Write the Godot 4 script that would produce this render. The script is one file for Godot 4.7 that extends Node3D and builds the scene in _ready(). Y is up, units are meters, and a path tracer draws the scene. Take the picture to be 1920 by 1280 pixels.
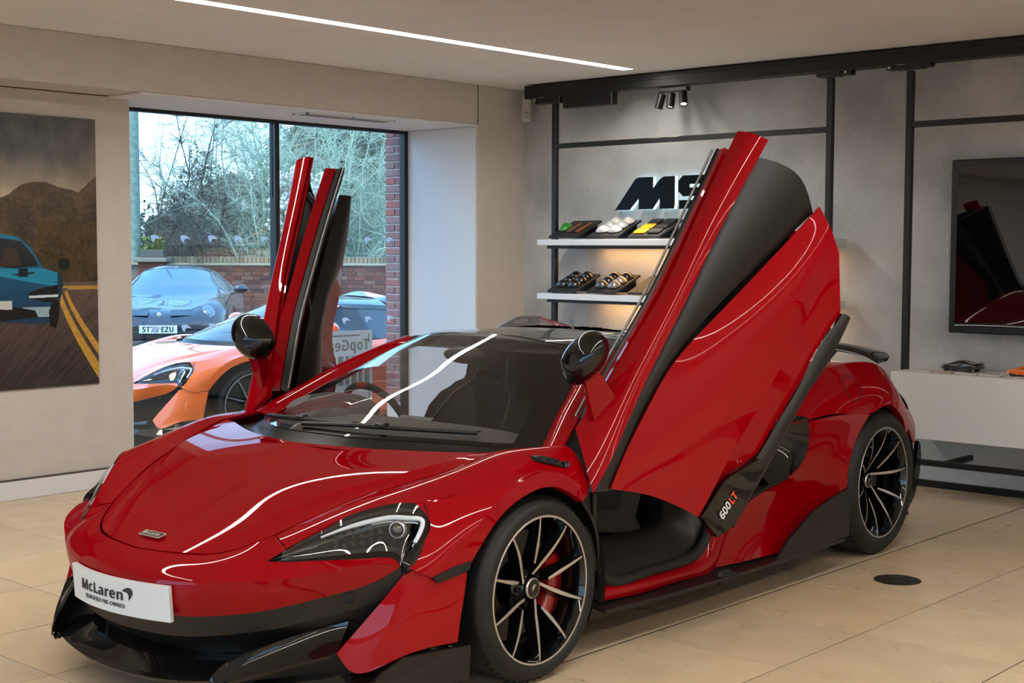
extends Node3D

# ------------------------------------------------------------------ mesh builder
class MB:
	var V := PackedVector3Array()
	var N := PackedVector3Array()
	var U := PackedVector2Array()
	var C := PackedColorArray()
	func put(p: Vector3, n: Vector3, u := Vector2.ZERO) -> void:
		V.append(p); N.append(n); U.append(u)
	func tri(a: Vector3, b: Vector3, c: Vector3) -> void:
		var n := (c - a).cross(b - a).normalized()
		put(a, n); put(b, n); put(c, n)
	func quad(a: Vector3, b: Vector3, c: Vector3, d: Vector3) -> void:
		tri(a, b, c); tri(a, c, d)
	func quaduv(a: Vector3, b: Vector3, c: Vector3, d: Vector3) -> void:
		var n := (c - a).cross(b - a).normalized()
		put(a, n, Vector2(0, 0)); put(b, n, Vector2(1, 0)); put(c, n, Vector2(1, 1))
		put(a, n, Vector2(0, 0)); put(c, n, Vector2(1, 1)); put(d, n, Vector2(0, 1))
	static func normals(R: Array, cu: bool, cv: bool) -> Array:
		var nv := R.size()
		var out := []
		for i in nv:
			var row: PackedVector3Array = R[i]
			var nu := row.size()
			var nr := PackedVector3Array()
			for j in nu:
				var i0 := i - 1
				var i1 := i + 1
				if cv:
					i0 = (i - 1 + nv - 1) % (nv - 1); i1 = (i + 1) % (nv - 1)
				else:
					i0 = maxi(i0, 0); i1 = mini(i1, nv - 1)
				var j0 := j - 1
				var j1 := j + 1
				if cu:
					j0 = (j - 1 + nu - 1) % (nu - 1); j1 = (j + 1) % (nu - 1)
				else:
					j0 = maxi(j0, 0); j1 = mini(j1, nu - 1)
				var di: Vector3 = R[i1][j] - R[i0][j]
				var dj: Vector3 = row[j1] - row[j0]
				if dj.length_squared() < 1e-14:
					var k := mini(i + 1, nv - 1) if i < nv / 2 else maxi(i - 1, 0)
					dj = R[k][j1] - R[k][j0]
				if di.length_squared() < 1e-14:
					var k := mini(j + 1, nu - 1) if j < nu / 2 else maxi(j - 1, 0)
					di = R[i1][k] - R[i0][k]
				nr.append(di.cross(dj).normalized())
			out.append(nr)
		return out
	# smooth grid; hint = a direction its front should face (zero: as wound)
	func grid(R: Array, hint := Vector3.ZERO, cu := false, cv := false, flip := false) -> Array:
		var nn := normals(R, cu, cv)
		var f := flip
		if hint != Vector3.ZERO:
			var s := 0.0
			for i in R.size():
				for j in R[i].size():
					s += (nn[i][j] as Vector3).dot(hint)
			f = s < 0.0
		if f:
			for i in R.size():
				var nr: PackedVector3Array = nn[i]
				for j in nr.size():
					nr[j] = -nr[j]
				nn[i] = nr
		var nv := R.size()
		for i in nv - 1:
			var a: PackedVector3Array = R[i]
			var b: PackedVector3Array = R[i + 1]
			var na: PackedVector3Array = nn[i]
			var nb: PackedVector3Array = nn[i + 1]
			var m := a.size() - 1
			for j in m:
				var ua := Vector2(float(j) / m, float(i) / (nv - 1))
				var ub := Vector2(float(j + 1) / m, float(i) / (nv - 1))
				var uc := Vector2(float(j + 1) / m, float(i + 1) / (nv - 1))
				var ud := Vector2(float(j) / m, float(i + 1) / (nv - 1))
				if f:
					put(a[j], na[j], ua); put(b[j + 1], nb[j + 1], uc); put(a[j + 1], na[j + 1], ub)
					put(a[j], na[j], ua); put(b[j], nb[j], ud); put(b[j + 1], nb[j + 1], uc)
				else:
					put(a[j], na[j], ua); put(a[j + 1], na[j + 1], ub); put(b[j + 1], nb[j + 1], uc)
					put(a[j], na[j], ua); put(b[j + 1], nb[j + 1], uc); put(b[j], nb[j], ud)
		return nn
	# a sheet with folded-in edges
	func panel(R: Array, hint: Vector3, t := 0.012) -> void:
		var nn := grid(R, hint)
		var m: int = R[0].size()
		var k := R.size()
		var loop := PackedVector3Array()
		var ln := PackedVector3Array()
		for j in m: loop.append(R[0][j]); ln.append(nn[0][j])
		for i in range(1, k): loop.append(R[i][m - 1]); ln.append(nn[i][m - 1])
		for j in range(m - 2, -1, -1): loop.append(R[k - 1][j]); ln.append(nn[k - 1][j])
		for i in range(k - 2, 0, -1): loop.append(R[i][0]); ln.append(nn[i][0])
		for i in loop.size():
			var q := (i + 1) % loop.size()
			var a := loop[i]
			var b := loop[q]
			if a.distance_squared_to(b) < 1e-12: continue
			quad(a, b, b - ln[q] * t, a - ln[i] * t)
	func box(c: Vector3, s: Vector3, bev := 0.0, bs := Basis()) -> void:
		var h := s * 0.5
		var b := minf(bev, minf(h.x, minf(h.y, h.z)) * 0.9)
		if b <= 0.0:
			for ax in 3:
				for sg in [-1.0, 1.0]:
					var n := Vector3.ZERO
					n[ax] = sg
					var u := Vector3.ZERO
					u[(ax + 1) % 3] = 1.0
					var w := n.cross(u)
					var hu: Vector3 = u * h[(ax + 1) % 3]
					var hw: Vector3 = w * h[(ax + 2) % 3]
					var o: Vector3 = n * h[ax]
					quad(c + bs * (o - hu - hw), c + bs * (o - hu + hw), c + bs * (o + hu + hw), c + bs * (o + hu - hw))
			return
		# chamfered box: faces, edges, corners
		var P := func(x: float, y: float, z: float, ax: int) -> Vector3:
			var sgn := Vector3(x, y, z)
			var p := Vector3.ZERO
			for k in 3:
				p[k] = sgn[k] * (h[k] if k == ax else h[k] - b)
			return c + bs * p
		for ax in 3:
			var u := (ax + 1) % 3
			var w := (ax + 2) % 3
			for sg in [-1.0, 1.0]:
				var q := []
				for e in [[-1.0, -1.0], [-1.0, 1.0], [1.0, 1.0], [1.0, -1.0]]:
					var sv := Vector3.ZERO
					sv[ax] = sg; sv[u] = e[0]; sv[w] = e[1]
					q.append(P.call(sv.x, sv.y, sv.z, ax))
				if sg > 0: quad(q[0], q[1], q[2], q[3])
				else: quad(q[3], q[2], q[1], q[0])
			for su in [-1.0, 1.0]:
				for sw in [-1.0, 1.0]:
					var s0 := Vector3.ZERO
					s0[ax] = -1.0; s0[u] = su; s0[w] = sw
					var s1 := s0
					s1[ax] = 1.0
					# edge runs along ax between face u and face w; its ends stop at the inner corner
					var a0: Vector3 = P.call(s0.x, s0.y, s0.z, u)
					var a1: Vector3 = P.call(s1.x, s1.y, s1.z, u)
					var b0: Vector3 = P.call(s0.x, s0.y, s0.z, w)
					var b1: Vector3 = P.call(s1.x, s1.y, s1.z, w)
					if su * sw > 0: quad(a0, a1, b1, b0)
					else: quad(a0, b0, b1, a1)
		for x in [-1.0, 1.0]:
			for y in [-1.0, 1.0]:
				for z in [-1.0, 1.0]:
					var a: Vector3 = P.call(x, y, z, 0)
					var d: Vector3 = P.call(x, y, z, 1)
					var e: Vector3 = P.call(x, y, z, 2)
					if x * y * z > 0: tri(a, e, d)
					else: tri(a, d, e)
	# tube along a path, radius per point (scalar or array), sides
	func tube(path: Array, rad, sides := 8, caps := true) -> void:
		var R := []
		var n := path.size()
		var up := Vector3.UP
		for i in n:
			var d: Vector3 = (path[mini(i + 1, n - 1)] - path[maxi(i - 1, 0)]).normalized()
			if absf(d.dot(up)) > 0.95: up = Vector3.RIGHT if absf(d.x) < 0.9 else Vector3.BACK
			var s := d.cross(up).normalized()
			up = s.cross(d).normalized()
			var r: float = rad[i] if rad is Array else rad
			var row := PackedVector3Array()
			for k in sides + 1:
				var a := TAU * k / sides
				row.append(path[i] + (s * cos(a) + up * sin(a)) * r)
			R.append(row)
		grid(R, Vector3.ZERO, true, false, true)
		if caps:
			for e in [0, n - 1]:
				var row: PackedVector3Array = R[e]
				for k in sides:
					if e == 0: tri(path[0], row[k], row[k + 1])
					else: tri(path[e], row[k + 1], row[k])
	# surface of revolution: profile of (r, h) about axis through o
	func lathe(prof: Array, o: Vector3, ax: Vector3, seg := 32, a0 := 0.0, a1 := TAU, sm := true) -> void:
		var u := ax.cross(Vector3.UP if absf(ax.y) < 0.9 else Vector3.RIGHT).normalized()
		var w := ax.cross(u).normalized()
		var rings := []
		for p in prof:
			var row := PackedVector3Array()
			for k in seg + 1:
				var a := lerpf(a0, a1, float(k) / seg)
				row.append(o + ax * p.y + (u * cos(a) + w * sin(a)) * p.x)
			rings.append(row)
		var full := absf(a1 - a0 - TAU) < 1e-4
		if sm:
			grid(rings, Vector3.ZERO, full, false)
		else:
			for i in rings.size() - 1:
				grid([rings[i], rings[i + 1]], Vector3.ZERO, full, false)
	# flat polygon (any plane) thickened along t
	func slab(poly: PackedVector3Array, t: Vector3) -> void:
		var n := t.normalized()
		var u := (poly[1] - poly[0]).normalized()
		for k in range(1, poly.size()):
			u = poly[k] - poly[0]
			u = u - n * u.dot(n)
			if u.length() > 1e-4: break
		u = u.normalized()
		var w := n.cross(u)
		var p2 := PackedVector2Array()
		for p in poly: p2.append(Vector2((p - poly[0]).dot(u), (p - poly[0]).dot(w)))
		var ix := Geometry2D.triangulate_polygon(p2)
		var ar := 0.0
		for i in p2.size():
			ar += p2[i].cross(p2[(i + 1) % p2.size()])
		for i in range(0, ix.size(), 3):
			var a := poly[ix[i]]
			var b := poly[ix[i + 1]]
			var c := poly[ix[i + 2]]
			if (c - a).cross(b - a).dot(n) < 0:
				var sw := b
				b = c; c = sw
			tri(a + t, b + t, c + t)
			tri(a, c, b)
		for i in poly.size():
			var a := poly[i]
			var b := poly[(i + 1) % poly.size()]
			if ar > 0: quad(a, a + t, b + t, b)
			else: quad(a, b, b + t, a + t)
	func ball(c: Vector3, r: Vector3, a := 12, b := 8, bs := Basis()) -> void:
		var R := []
		for i in b + 1:
			var th := PI * i / b
			var row := PackedVector3Array()
			for j in a + 1:
				var ph := TAU * j / a
				row.append(c + bs * Vector3(r.x * sin(th) * cos(ph), r.y * cos(th), r.z * sin(th) * sin(ph)))
			R.append(row)
		grid(R, Vector3.ZERO, true, false, true)
	func mirrored() -> MB:
		var m := MB.new()
		for i in range(0, V.size(), 3):
			for k in [0, 2, 1]:
				var p := V[i + k]
				var n := N[i + k]
				m.put(Vector3(-p.x, p.y, p.z), Vector3(-n.x, n.y, n.z), U[i + k])
		return m
	func add(o: MB) -> void:
		V.append_array(o.V); N.append_array(o.N); U.append_array(o.U)
	func mesh() -> ArrayMesh:
		var am := ArrayMesh.new()
		var ar := []
		ar.resize(Mesh.ARRAY_MAX)
		ar[Mesh.ARRAY_VERTEX] = V
		ar[Mesh.ARRAY_NORMAL] = N
		ar[Mesh.ARRAY_TEX_UV] = U
		if C.size() == V.size() and C.size() > 0: ar[Mesh.ARRAY_COLOR] = C
		am.add_surface_from_arrays(Mesh.PRIMITIVE_TRIANGLES, ar)
		return am

func v(x: float, y: float, z: float) -> Vector3:
	return Vector3(x, y, z)

# flat list of numbers to points
func pts(a: Array) -> Array:
	var o := []
	for i in range(0, a.size(), 3): o.append(Vector3(a[i], a[i + 1], a[i + 2]))
	return o

# natural cubic spline through points, n + 1 samples
func sp(P: Array, n: int) -> PackedVector3Array:
	var m := P.size()
	var out := PackedVector3Array()
	if m == 1:
		for i in n + 1: out.append(P[0])
		return out
	var t := PackedFloat64Array()
	t.append(0.0)
	for i in range(1, m):
		t.append(t[i - 1] + maxf(pow((P[i] - P[i - 1]).length(), 0.8), 1e-5))
	var M := []
	M.resize(m)
	M.fill(Vector3.ZERO)
	if m > 2:
		var c := PackedFloat64Array()
		c.resize(m)
		var d := []
		d.resize(m)
		d.fill(Vector3.ZERO)
		for i in range(1, m - 1):
			var h0 := t[i] - t[i - 1]
			var h1 := t[i + 1] - t[i]
			var r: Vector3 = ((P[i + 1] - P[i]) / h1 - (P[i] - P[i - 1]) / h0) * 6.0
			var b := 2.0 * (h0 + h1)
			var k := b - h0 * (c[i - 1] if i > 1 else 0.0)
			c[i] = h1 / k
			d[i] = (r - (d[i - 1] * h0 if i > 1 else Vector3.ZERO)) / k
		for i in range(m - 2, 0, -1):
			M[i] = d[i] - M[i + 1] * c[i]
	var s := 0
	for q in n + 1:
		var x := t[m - 1] * q / n
		while s < m - 2 and x > t[s + 1]: s += 1
		var h := t[s + 1] - t[s]
		var a := (t[s + 1] - x) / h
		var b := (x - t[s]) / h
		out.append(P[s] * a + P[s + 1] * b + (M[s] * (a * a * a - a) + M[s + 1] * (b * b * b - b)) * h * h / 6.0)
	return out

# surface through longitudinal curves
func surf(curves: Array, nu: int, nv: int) -> Array:
	var cs := []
	for c in curves: cs.append(sp(c if not c is PackedVector3Array else Array(c), nu))
	var R := []
	for i in nv + 1: R.append(PackedVector3Array())
	for j in nu + 1:
		var col := []
		for c in cs: col.append(c[j])
		var s := sp(col, nv)
		for i in nv + 1: R[i].append(s[i])
	return R

# pull the rim of a grid inwards (panel gaps); g per side: first row, last row, first col, last col
func inset(R: Array, g: Array) -> Array:
	var k := R.size()
	var m: int = R[0].size()
	for j in m:
		if g[0] > 0: R[0][j] += (R[1][j] - R[0][j]).limit_length(g[0])
		if g[1] > 0: R[k - 1][j] += (R[k - 2][j] - R[k - 1][j]).limit_length(g[1])
	for i in k:
		if g[2] > 0: R[i][0] += (R[i][1] - R[i][0]).limit_length(g[2])
		if g[3] > 0: R[i][m - 1] += (R[i][m - 2] - R[i][m - 1]).limit_length(g[3])
	return R

func cmat(c: Color, rough := 0.5, metal := 0.0) -> StandardMaterial3D:
	var m := StandardMaterial3D.new()
	m.albedo_color = c
	m.roughness = rough
	m.metallic = metal
	return m

func paint(c: Color, rough := 0.35, metal := 0.0, coat := 1.0) -> StandardMaterial3D:
	var m := cmat(c, rough, metal)
	m.clearcoat_enabled = true
	m.clearcoat = coat
	m.clearcoat_roughness = 0.02
	return m

func glow(c: Color, e: float) -> StandardMaterial3D:
	var m := cmat(Color(c.r * 0.5, c.g * 0.5, c.b * 0.5), 0.6)
	m.emission_enabled = true
	m.emission = c
	m.emission_energy_multiplier = e
	return m

func pane(c: Color, alpha: float, rough := 0.0) -> StandardMaterial3D:
	var m := cmat(Color(c.r, c.g, c.b, alpha), rough)
	m.transparency = BaseMaterial3D.TRANSPARENCY_ALPHA
	m.cull_mode = BaseMaterial3D.CULL_DISABLED
	return m

func obj(called: String, mb, m: Material, parent: Node3D = null) -> MeshInstance3D:
	var o := MeshInstance3D.new()
	o.mesh = mb.mesh() if mb is MB else mb
	o.material_override = m
	o.name = called
	(self if parent == null else parent).add_child(o, true)
	return o

var used := {}
func numbered(s: String) -> String:
	if not used.has(s):
		used[s] = 0
		return s
	used[s] += 1
	return "%s_%03d" % [s, used[s]]

func thing(called: String, label: String, category: String, at := Vector3.ZERO, turn := 0.0, group := "") -> Node3D:
	var o := Node3D.new()
	o.name = numbered(called)
	add_child(o)
	o.position = at
	o.rotation.y = turn
	tag(o, label, category, group)
	return o

func tag(o: Node, label: String, category: String, group := "") -> void:
	o.set_meta("label", label)
	o.set_meta("category", category)
	if group != "": o.set_meta("group", group)

func single(called: String, mb, m: Material, label: String, category: String, group := "") -> MeshInstance3D:
	var o := obj(numbered(called), mb, m)
	tag(o, label, category, group)
	return o

func struct(called: String, mb, m: Material) -> MeshInstance3D:
	var o := obj(called, mb, m)
	o.set_meta("kind", "structure")
	return o

var noise_cache := {}
func noise_tex(freq: float, seed_: int, ramp: Array, octaves := 4, size := 512, kind := FastNoiseLite.TYPE_SIMPLEX_SMOOTH, warp := 0.0) -> Texture2D:
	# computed image: fractal noise through a colour ramp [[pos, Color], ...]
	var n := FastNoiseLite.new()
	n.seed = seed_
	n.noise_type = kind
	n.frequency = freq
	n.fractal_octaves = octaves
	if warp > 0.0:
		n.domain_warp_enabled = true
		n.domain_warp_amplitude = warp
	var g := n.get_seamless_image(size, size, false, false, 0.15, true)
	g.convert(Image.FORMAT_RGB8)
	var lut := PackedColorArray()
	for i in 256:
		var x := i / 255.0
		var c: Color = ramp[0][1]
		for k in ramp.size() - 1:
			if x >= ramp[k][0]:
				c = (ramp[k][1] as Color).lerp(ramp[k + 1][1], clampf((x - ramp[k][0]) / (ramp[k + 1][0] - ramp[k][0]), 0, 1))
		lut.append(c)
	var d := g.get_data()
	for i in range(0, d.size(), 3):
		var c := lut[d[i]]
		d[i] = c.r8; d[i + 1] = c.g8; d[i + 2] = c.b8
	return ImageTexture.create_from_image(Image.create_from_data(size, size, false, Image.FORMAT_RGB8, d))

func tri_tex(m: StandardMaterial3D, t: Texture2D, scale: float) -> StandardMaterial3D:
	m.albedo_texture = t
	m.uv1_triplanar = true
	m.uv1_world_triplanar = true
	m.uv1_scale = Vector3.ONE * scale
	return m

func text_mesh(s: String, size: float, depth: float, bold := 0.0, fam := "Droid Sans") -> TextMesh:
	var t := TextMesh.new()
	var f := SystemFont.new()
	f.font_names = PackedStringArray([fam])
	if bold > 0.4: f.font_weight = 700
	t.font = f
	t.text = s
	t.font_size = 64
	t.pixel_size = size / 64.0
	t.depth = depth
	t.curve_step = 1.0
	return t

func letters(s: String, size: float, depth: float, m: Material, xf: Transform3D, parent: Node3D, bold := 0.0, fam := "Droid Sans", called := "lettering") -> MeshInstance3D:
	var o := MeshInstance3D.new()
	o.mesh = text_mesh(s, size, depth, bold, fam)
	o.material_override = m
	o.name = called
	o.transform = xf
	parent.add_child(o, true)
	return o

func _ready() -> void:
	# ---- camera, sky, light, exposure
	var cam := Camera3D.new()
	cam.fov = 27.333
	cam.position = Vector3(4.0362, 1.4847, 3.5540)
	cam.rotation = Vector3(deg_to_rad(-3.7796), deg_to_rad(42.0363), deg_to_rad(0.1581))
	cam.near = 0.05
	add_child(cam)
	cam.current = true
	var env := Environment.new()
	env.tonemap_mode = Environment.TONE_MAPPER_LINEAR
	env.tonemap_exposure = 1.0
	env.sdfgi_enabled = true
	env.ssao_enabled = true
	env.ssil_enabled = true
	env.background_mode = Environment.BG_SKY
	var sky := Sky.new()
	var sm := ProceduralSkyMaterial.new()
	sm.sky_top_color = Color(0.48, 0.73, 0.96)
	sm.sky_horizon_color = Color(0.70, 0.86, 0.96)
	sm.ground_horizon_color = Color(0.5, 0.5, 0.5)
	sm.ground_bottom_color = Color(0.3, 0.3, 0.3)
	sm.sky_energy_multiplier = 1.95
	sky.sky_material = sm
	env.sky = sky
	var we := WorldEnvironment.new()
	we.environment = env
	add_child(we)
	# hazy sun over the roof, along the street
	var sun := DirectionalLight3D.new()
	sun.light_color = Color(1.0, .97, .92)
	sun.light_energy = 0.75
	sun.light_angular_distance = 20.0
	sun.shadow_enabled = true
	add_child(sun)
	sun.look_at_from_position(Vector3.ZERO, Vector3(.10, -.74, -.66), Vector3.UP)
	build_lights()
	build_room()
	build_car()
	build_outside()
	build_display()
	finish()

# ------------------------------------------------------------------ the red car (x to its left, z forward, origin under the front axle)
var RED: Material
var BLK: Material      # gloss black / lacquered carbon
var SAT: Material      # satin black
var RUB: Material
var VOIDM: Material
var SILV: Material
var ALC: Material      # dark alcantara, lightened to imitate the veil on the windscreen
var GLS: Material

func both(called: String, mb: MB, m: Material, parent: Node3D) -> Array:
	return [obj(called, mb, m, parent), obj(called, mb.mirrored(), m, parent)]

func half(rows: Array) -> Array:
	# lateral rows from the centre line outwards, made whole by mirroring
	var out := []
	for r in rows:
		var w := PackedVector3Array()
		for j in range(r.size() - 1, 0, -1): w.append(Vector3(-r[j].x, r[j].y, r[j].z))
		w.append_array(r)
		out.append(w)
	return out

func build_car() -> void:
	var rp := paint(Color(0.55, 0.0, 0.04), 0.45, 0.0)
	rp.metallic_specular = 0.0
	rp.clearcoat = 0.55
	RED = rp
	var bp := paint(Color(0.022, 0.022, 0.024), 0.35)
	bp.metallic_specular = 0.15
	BLK = bp
	SAT = cmat(Color(0.035, 0.034, 0.034), 0.42)
	RUB = cmat(Color(0.045, 0.044, 0.043), 0.62)
	VOIDM = cmat(Color(0.012, 0.012, 0.012), 0.8)
	SILV = cmat(Color(0.80, 0.78, 0.76), 0.28, 0.85)
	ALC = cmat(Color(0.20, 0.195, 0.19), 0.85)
	GLS = pane(Color(0.10, 0.11, 0.11), 0.16)
	var car := thing("sports_car", "glossy red two-seat supercar with both doors raised, on the showroom floor", "car", Vector3.ZERO, 0.03603)
	car_front(car)
	car_cabin(car)
	car_rear(car)
	car_wheels(car)
	car_doors(car)

func car_front(car: Node3D) -> void:
	# --- bonnet
	var c0 := pts([0,.492,.968, 0,.541,.855, 0,.604,.71, 0,.668,.565, 0,.725,.425, 0,.775,.29])
	var c1 := pts([.16,.497,.95, .17,.549,.838, .20,.622,.685, .245,.683,.545, .30,.732,.375, .36,.769,.18])
	var c2 := pts([.305,.503,.902, .325,.556,.80, .395,.634,.63, .49,.682,.495, .60,.727,.325, .665,.769,.022])
	var c3 := pts([.385,.527,.84, .445,.563,.757, .539,.644,.556, .603,.685,.409, .70,.735,.186, .726,.777,.016])
	var A := surf([c0, c1, c2], 40, 14)
	var cen := []
	for r in A: cen.append(r)
	var hood := MB.new()
	# whole width in lateral rows
	var lat := []
	var B := surf([c2, pts([.345,.513,.875, .385,.556,.782, .463,.634,.60, .545,.679,.46, .648,.727,.26, .694,.772,.018]), c3], 40, 6)
	for j in 41:
		var row := PackedVector3Array()
		for i in range(A.size() - 1, 0, -1): row.append(Vector3(-A[i][j].x, A[i][j].y, A[i][j].z))
		for i in A.size(): row.append(A[i][j])
		lat.append(row)
	hood.grid(inset(lat, [.003, 0, 0, 0]), Vector3.UP)
	var side := MB.new()
	var Bi := inset(B, [0, .004, .003, 0])
	side.panel(Bi, Vector3.UP, .014)
	hood.add(side)
	hood.add(side.mirrored())
	var fr := MB.new()
	for j in lat[0].size() - 1:
		fr.quad(lat[0][j], lat[0][j + 1], lat[0][j + 1] + Vector3(0, -.014, -.004), lat[0][j] + Vector3(0, -.014, -.004))
	hood.add(fr)
	var hd := obj("bonnet", hood, RED, car)
	# badge on the nose
	var eb := Basis(Vector3.RIGHT, deg_to_rad(25.0))
	var ec := v(0, .527, .908)
	var em := MB.new()
	em.slab(PackedVector3Array([ec + eb * v(-.062, 0, .014), ec + eb * v(.050, 0, .014), ec + eb * v(.062, 0, -.014), ec + eb * v(-.050, 0, -.014)]), eb * v(0, .004, 0))
	var badge := obj("badge", em, SILV, hd)
	badge.set_meta("label", "small chrome-rimmed nose badge with dark inlay")
	var em2 := MB.new()
	em2.slab(PackedVector3Array([ec + eb * v(-.056, .0045, .0105), ec + eb * v(.0455, .0045, .0105), ec + eb * v(.056, .0045, -.0105), ec + eb * v(-.0455, .0045, -.0105)]), eb * v(0, .0006, 0))
	obj("badge_inlay", em2, BLK, hd)
	letters("McLaren", .022, .0006, SILV, Transform3D(eb * Basis(Vector3.RIGHT, -PI / 2), ec + eb * v(-.002, .0056, 0)), hd, .6, "Droid Sans", "badge_lettering")

	# --- front bumper: upper shell
	var bk := pts([0,.406,1.058, .15,.413,1.045, .30,.423,1.012, .42,.438,.968, .545,.452,.895])
	var P1 := surf([pts([0,.492,.968, .16,.497,.95, .305,.503,.902, .385,.527,.84, .445,.563,.757]),
		pts([0,.462,1.022, .16,.467,1.006, .32,.482,.958, .43,.507,.885, .478,.531,.80]),
		pts([0,.432,1.049, .16,.438,1.035, .32,.45,.996, .44,.466,.94, .510,.50,.845]), bk], 30, 16)
	var fb := MB.new()
	var P1i := inset(P1, [.004, 0, 0, .0])
	fb.grid(P1i, v(0, 1, .5))
	# corner between bonnet, wing and lamp
	var r0 := sp(pts([.449,.560,.760, .478,.531,.80, .510,.50,.845]), 10)
	var r1 := sp(pts([.541,.535,.792, .527,.518,.815, .510,.50,.845]), 10)
	fb.grid([r0, r1], v(0, 1, .5))
	# shelf under the lamp
	var lampb := pts([.510,.50,.845, .595,.503,.785, .675,.506,.715, .775,.514,.635, .825,.512,.597, .852,.500,.600])
	var bk2 := pts([.545,.452,.895, .64,.467,.838, .715,.484,.777, .80,.503,.668, .835,.500,.625, .855,.494,.604])
	fb.grid(surf([lampb, bk2], 24, 4), v(0, 1, .5))
	# lower face
	var bkall := pts([0,.406,1.058, .15,.413,1.045, .30,.423,1.012, .42,.438,.968, .545,.452,.895, .64,.467,.838, .715,.484,.777, .80,.503,.668, .855,.494,.604])
	var low := pts([0,.305,1.035, .16,.308,1.022, .31,.317,.985, .42,.330,.935, .525,.350,.88, .62,.377,.812, .70,.404,.745, .79,.441,.655, .855,.490,.602])
	var lm := []
	for i in bkall.size(): lm.append((bkall[i] + low[i]) * .5 + Vector3(0, -.004, .012) * (1.0 - i / 8.0))
	fb.grid(surf([bkall, lm, low], 40, 8), Vector3(0, 0, 1))
	var fall := MB.new()
	fall.add(fb)
	fall.add(fb.mirrored())
	var bumper := obj("front_bumper", fall, RED, car)
	# parking sensors in the shell
	for sx in [-1.0, 1.0]:
		var s := MB.new()
		s.lathe([Vector2(0, .004), Vector2(.008, .004), Vector2(.010, .002), Vector2(.0105, 0)], v(.345 * sx, .367, .982), v(.45 * sx, -.1, .9).normalized(), 16)
		obj("parking_sensor", s, RED, bumper)
	# dark band under the shell and the cavity below it
	var band := pts([0,.235,1.012, .16,.238,1.0, .31,.248,.962, .42,.264,.91, .525,.285,.853, .62,.312,.788, .70,.340,.72, .79,.38,.635, .855,.43,.585])
	var cav := pts([0,.175,.93, .16,.175,.92, .31,.18,.885, .42,.19,.84, .525,.205,.79, .62,.225,.735, .70,.25,.675, .79,.29,.60, .855,.35,.56])
	var lowi := []
	for p in low: lowi.append(p + Vector3(0, .001, -.006))
	var bm := MB.new()
	bm.grid(surf([lowi, band], 40, 4), Vector3(0, 0, 1))
	bm.grid(surf([band, cav], 40, 3), Vector3(0, 0, 1))
	var ball_ := MB.new()
	ball_.add(bm)
	ball_.add(bm.mirrored())
	var grille := obj("lower_grille", ball_, SAT, car)
	for sx in [-1.0, 1.0]:
		var s := MB.new()
		var o := v(.735 * sx, .392, .706)
		var n := v(.62 * sx, .05, .78).normalized()
		s.lathe([Vector2(0, .006), Vector2(.009, .006), Vector2(.010, .004), Vector2(.0155, .004), Vector2(.017, .001), Vector2(.0175, -.01)], o, n, 20)
		obj("parking_sensor", s, VOIDM, grille)
	# splitter
	var e0 := pts([0,.104,1.062, .15,.108,1.053, .30,.120,1.032, .38,.129,1.013, .445,.137,.990, .52,.125,.92, .62,.108,.845, .72,.10,.76, .81,.10,.66, .89,.10,.53, .93,.10,.37])
	var e1 := pts([0,.114,1.046, .15,.118,1.037, .30,.129,1.012, .38,.138,.985, .445,.146,.955, .51,.145,.89, .60,.148,.82, .69,.15,.735, .78,.155,.645, .865,.16,.52, .915,.16,.37])
	var e2 := pts([0,.158,.995, .15,.158,.978, .30,.158,.912, .37,.162,.875, .43,.168,.845, .50,.175,.81, .58,.182,.76, .66,.19,.70, .74,.20,.62, .82,.21,.50, .86,.22,.37])
	var e3 := pts([0,.176,.93, .16,.176,.92, .31,.18,.885, .36,.183,.86, .42,.188,.84, .525,.20,.79, .60,.215,.745, .68,.235,.69, .75,.25,.62, .81,.26,.51, .84,.26,.37])
	var eb0 := pts([0,.090,1.046, .15,.092,1.037, .30,.10,1.012, .38,.106,.985, .445,.110,.955, .51,.105,.89, .60,.095,.82, .69,.09,.735, .78,.09,.645, .865,.09,.52, .91,.09,.37])
	var spm := MB.new()
	spm.grid(surf([e0, e1], 60, 3), Vector3.UP)
	spm.grid(surf([e1, e2], 60, 5), Vector3.UP)
	spm.grid(surf([e2, e3], 60, 3), Vector3.UP)
	spm.grid(surf([e0, eb0], 60, 1), Vector3.DOWN)
	var sall := MB.new()
	sall.add(spm)
	sall.add(spm.mirrored())
	obj("front_splitter", sall, BLK, car)
	# strake that climbs from the splitter to the corner blade
	var fin := MB.new()
	var f0 := pts([.448,.128,1.018, .458,.155,1.010, .475,.192,.977, .511,.222,.931, .572,.257,.857, .619,.279,.795, .674,.298,.74, .728,.318,.70])
	var f1 := pts([.445,.120,1.010, .478,.136,.992, .53,.155,.957, .60,.182,.90, .66,.203,.845, .71,.22,.80, .735,.230,.775, .742,.236,.764])
	var fR := surf([f0, f1], 30, 8)
	for i in fR.size():
		for j in fR[i].size():
			var w: float = sin(PI * i / 8.0) * .018
			fR[i][j] += Vector3(.45, -.25, .85) * -w
	fin.panel(fR, v(.3, .3, 1), .014)
	both("corner_strake", fin, BLK, car)
	var sb := MB.new()
	var fm := []
	for p in f0: fm.append(p + v(.06, -.03, -.11))
	sb.grid(surf([f0, fm, pts([.42,.19,.84, .50,.20,.80, .60,.225,.735, .70,.25,.675, .79,.29,.60, .855,.35,.56])], 24, 8), Vector3.UP)
	sb.grid(surf([f1, pts([.44,.11,.99, .50,.125,.90, .58,.135,.83, .66,.145,.76, .74,.15,.69])], 24, 2), v(.4, .3, 1))
	both("intake_floor", sb, VOIDM, car)
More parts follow.
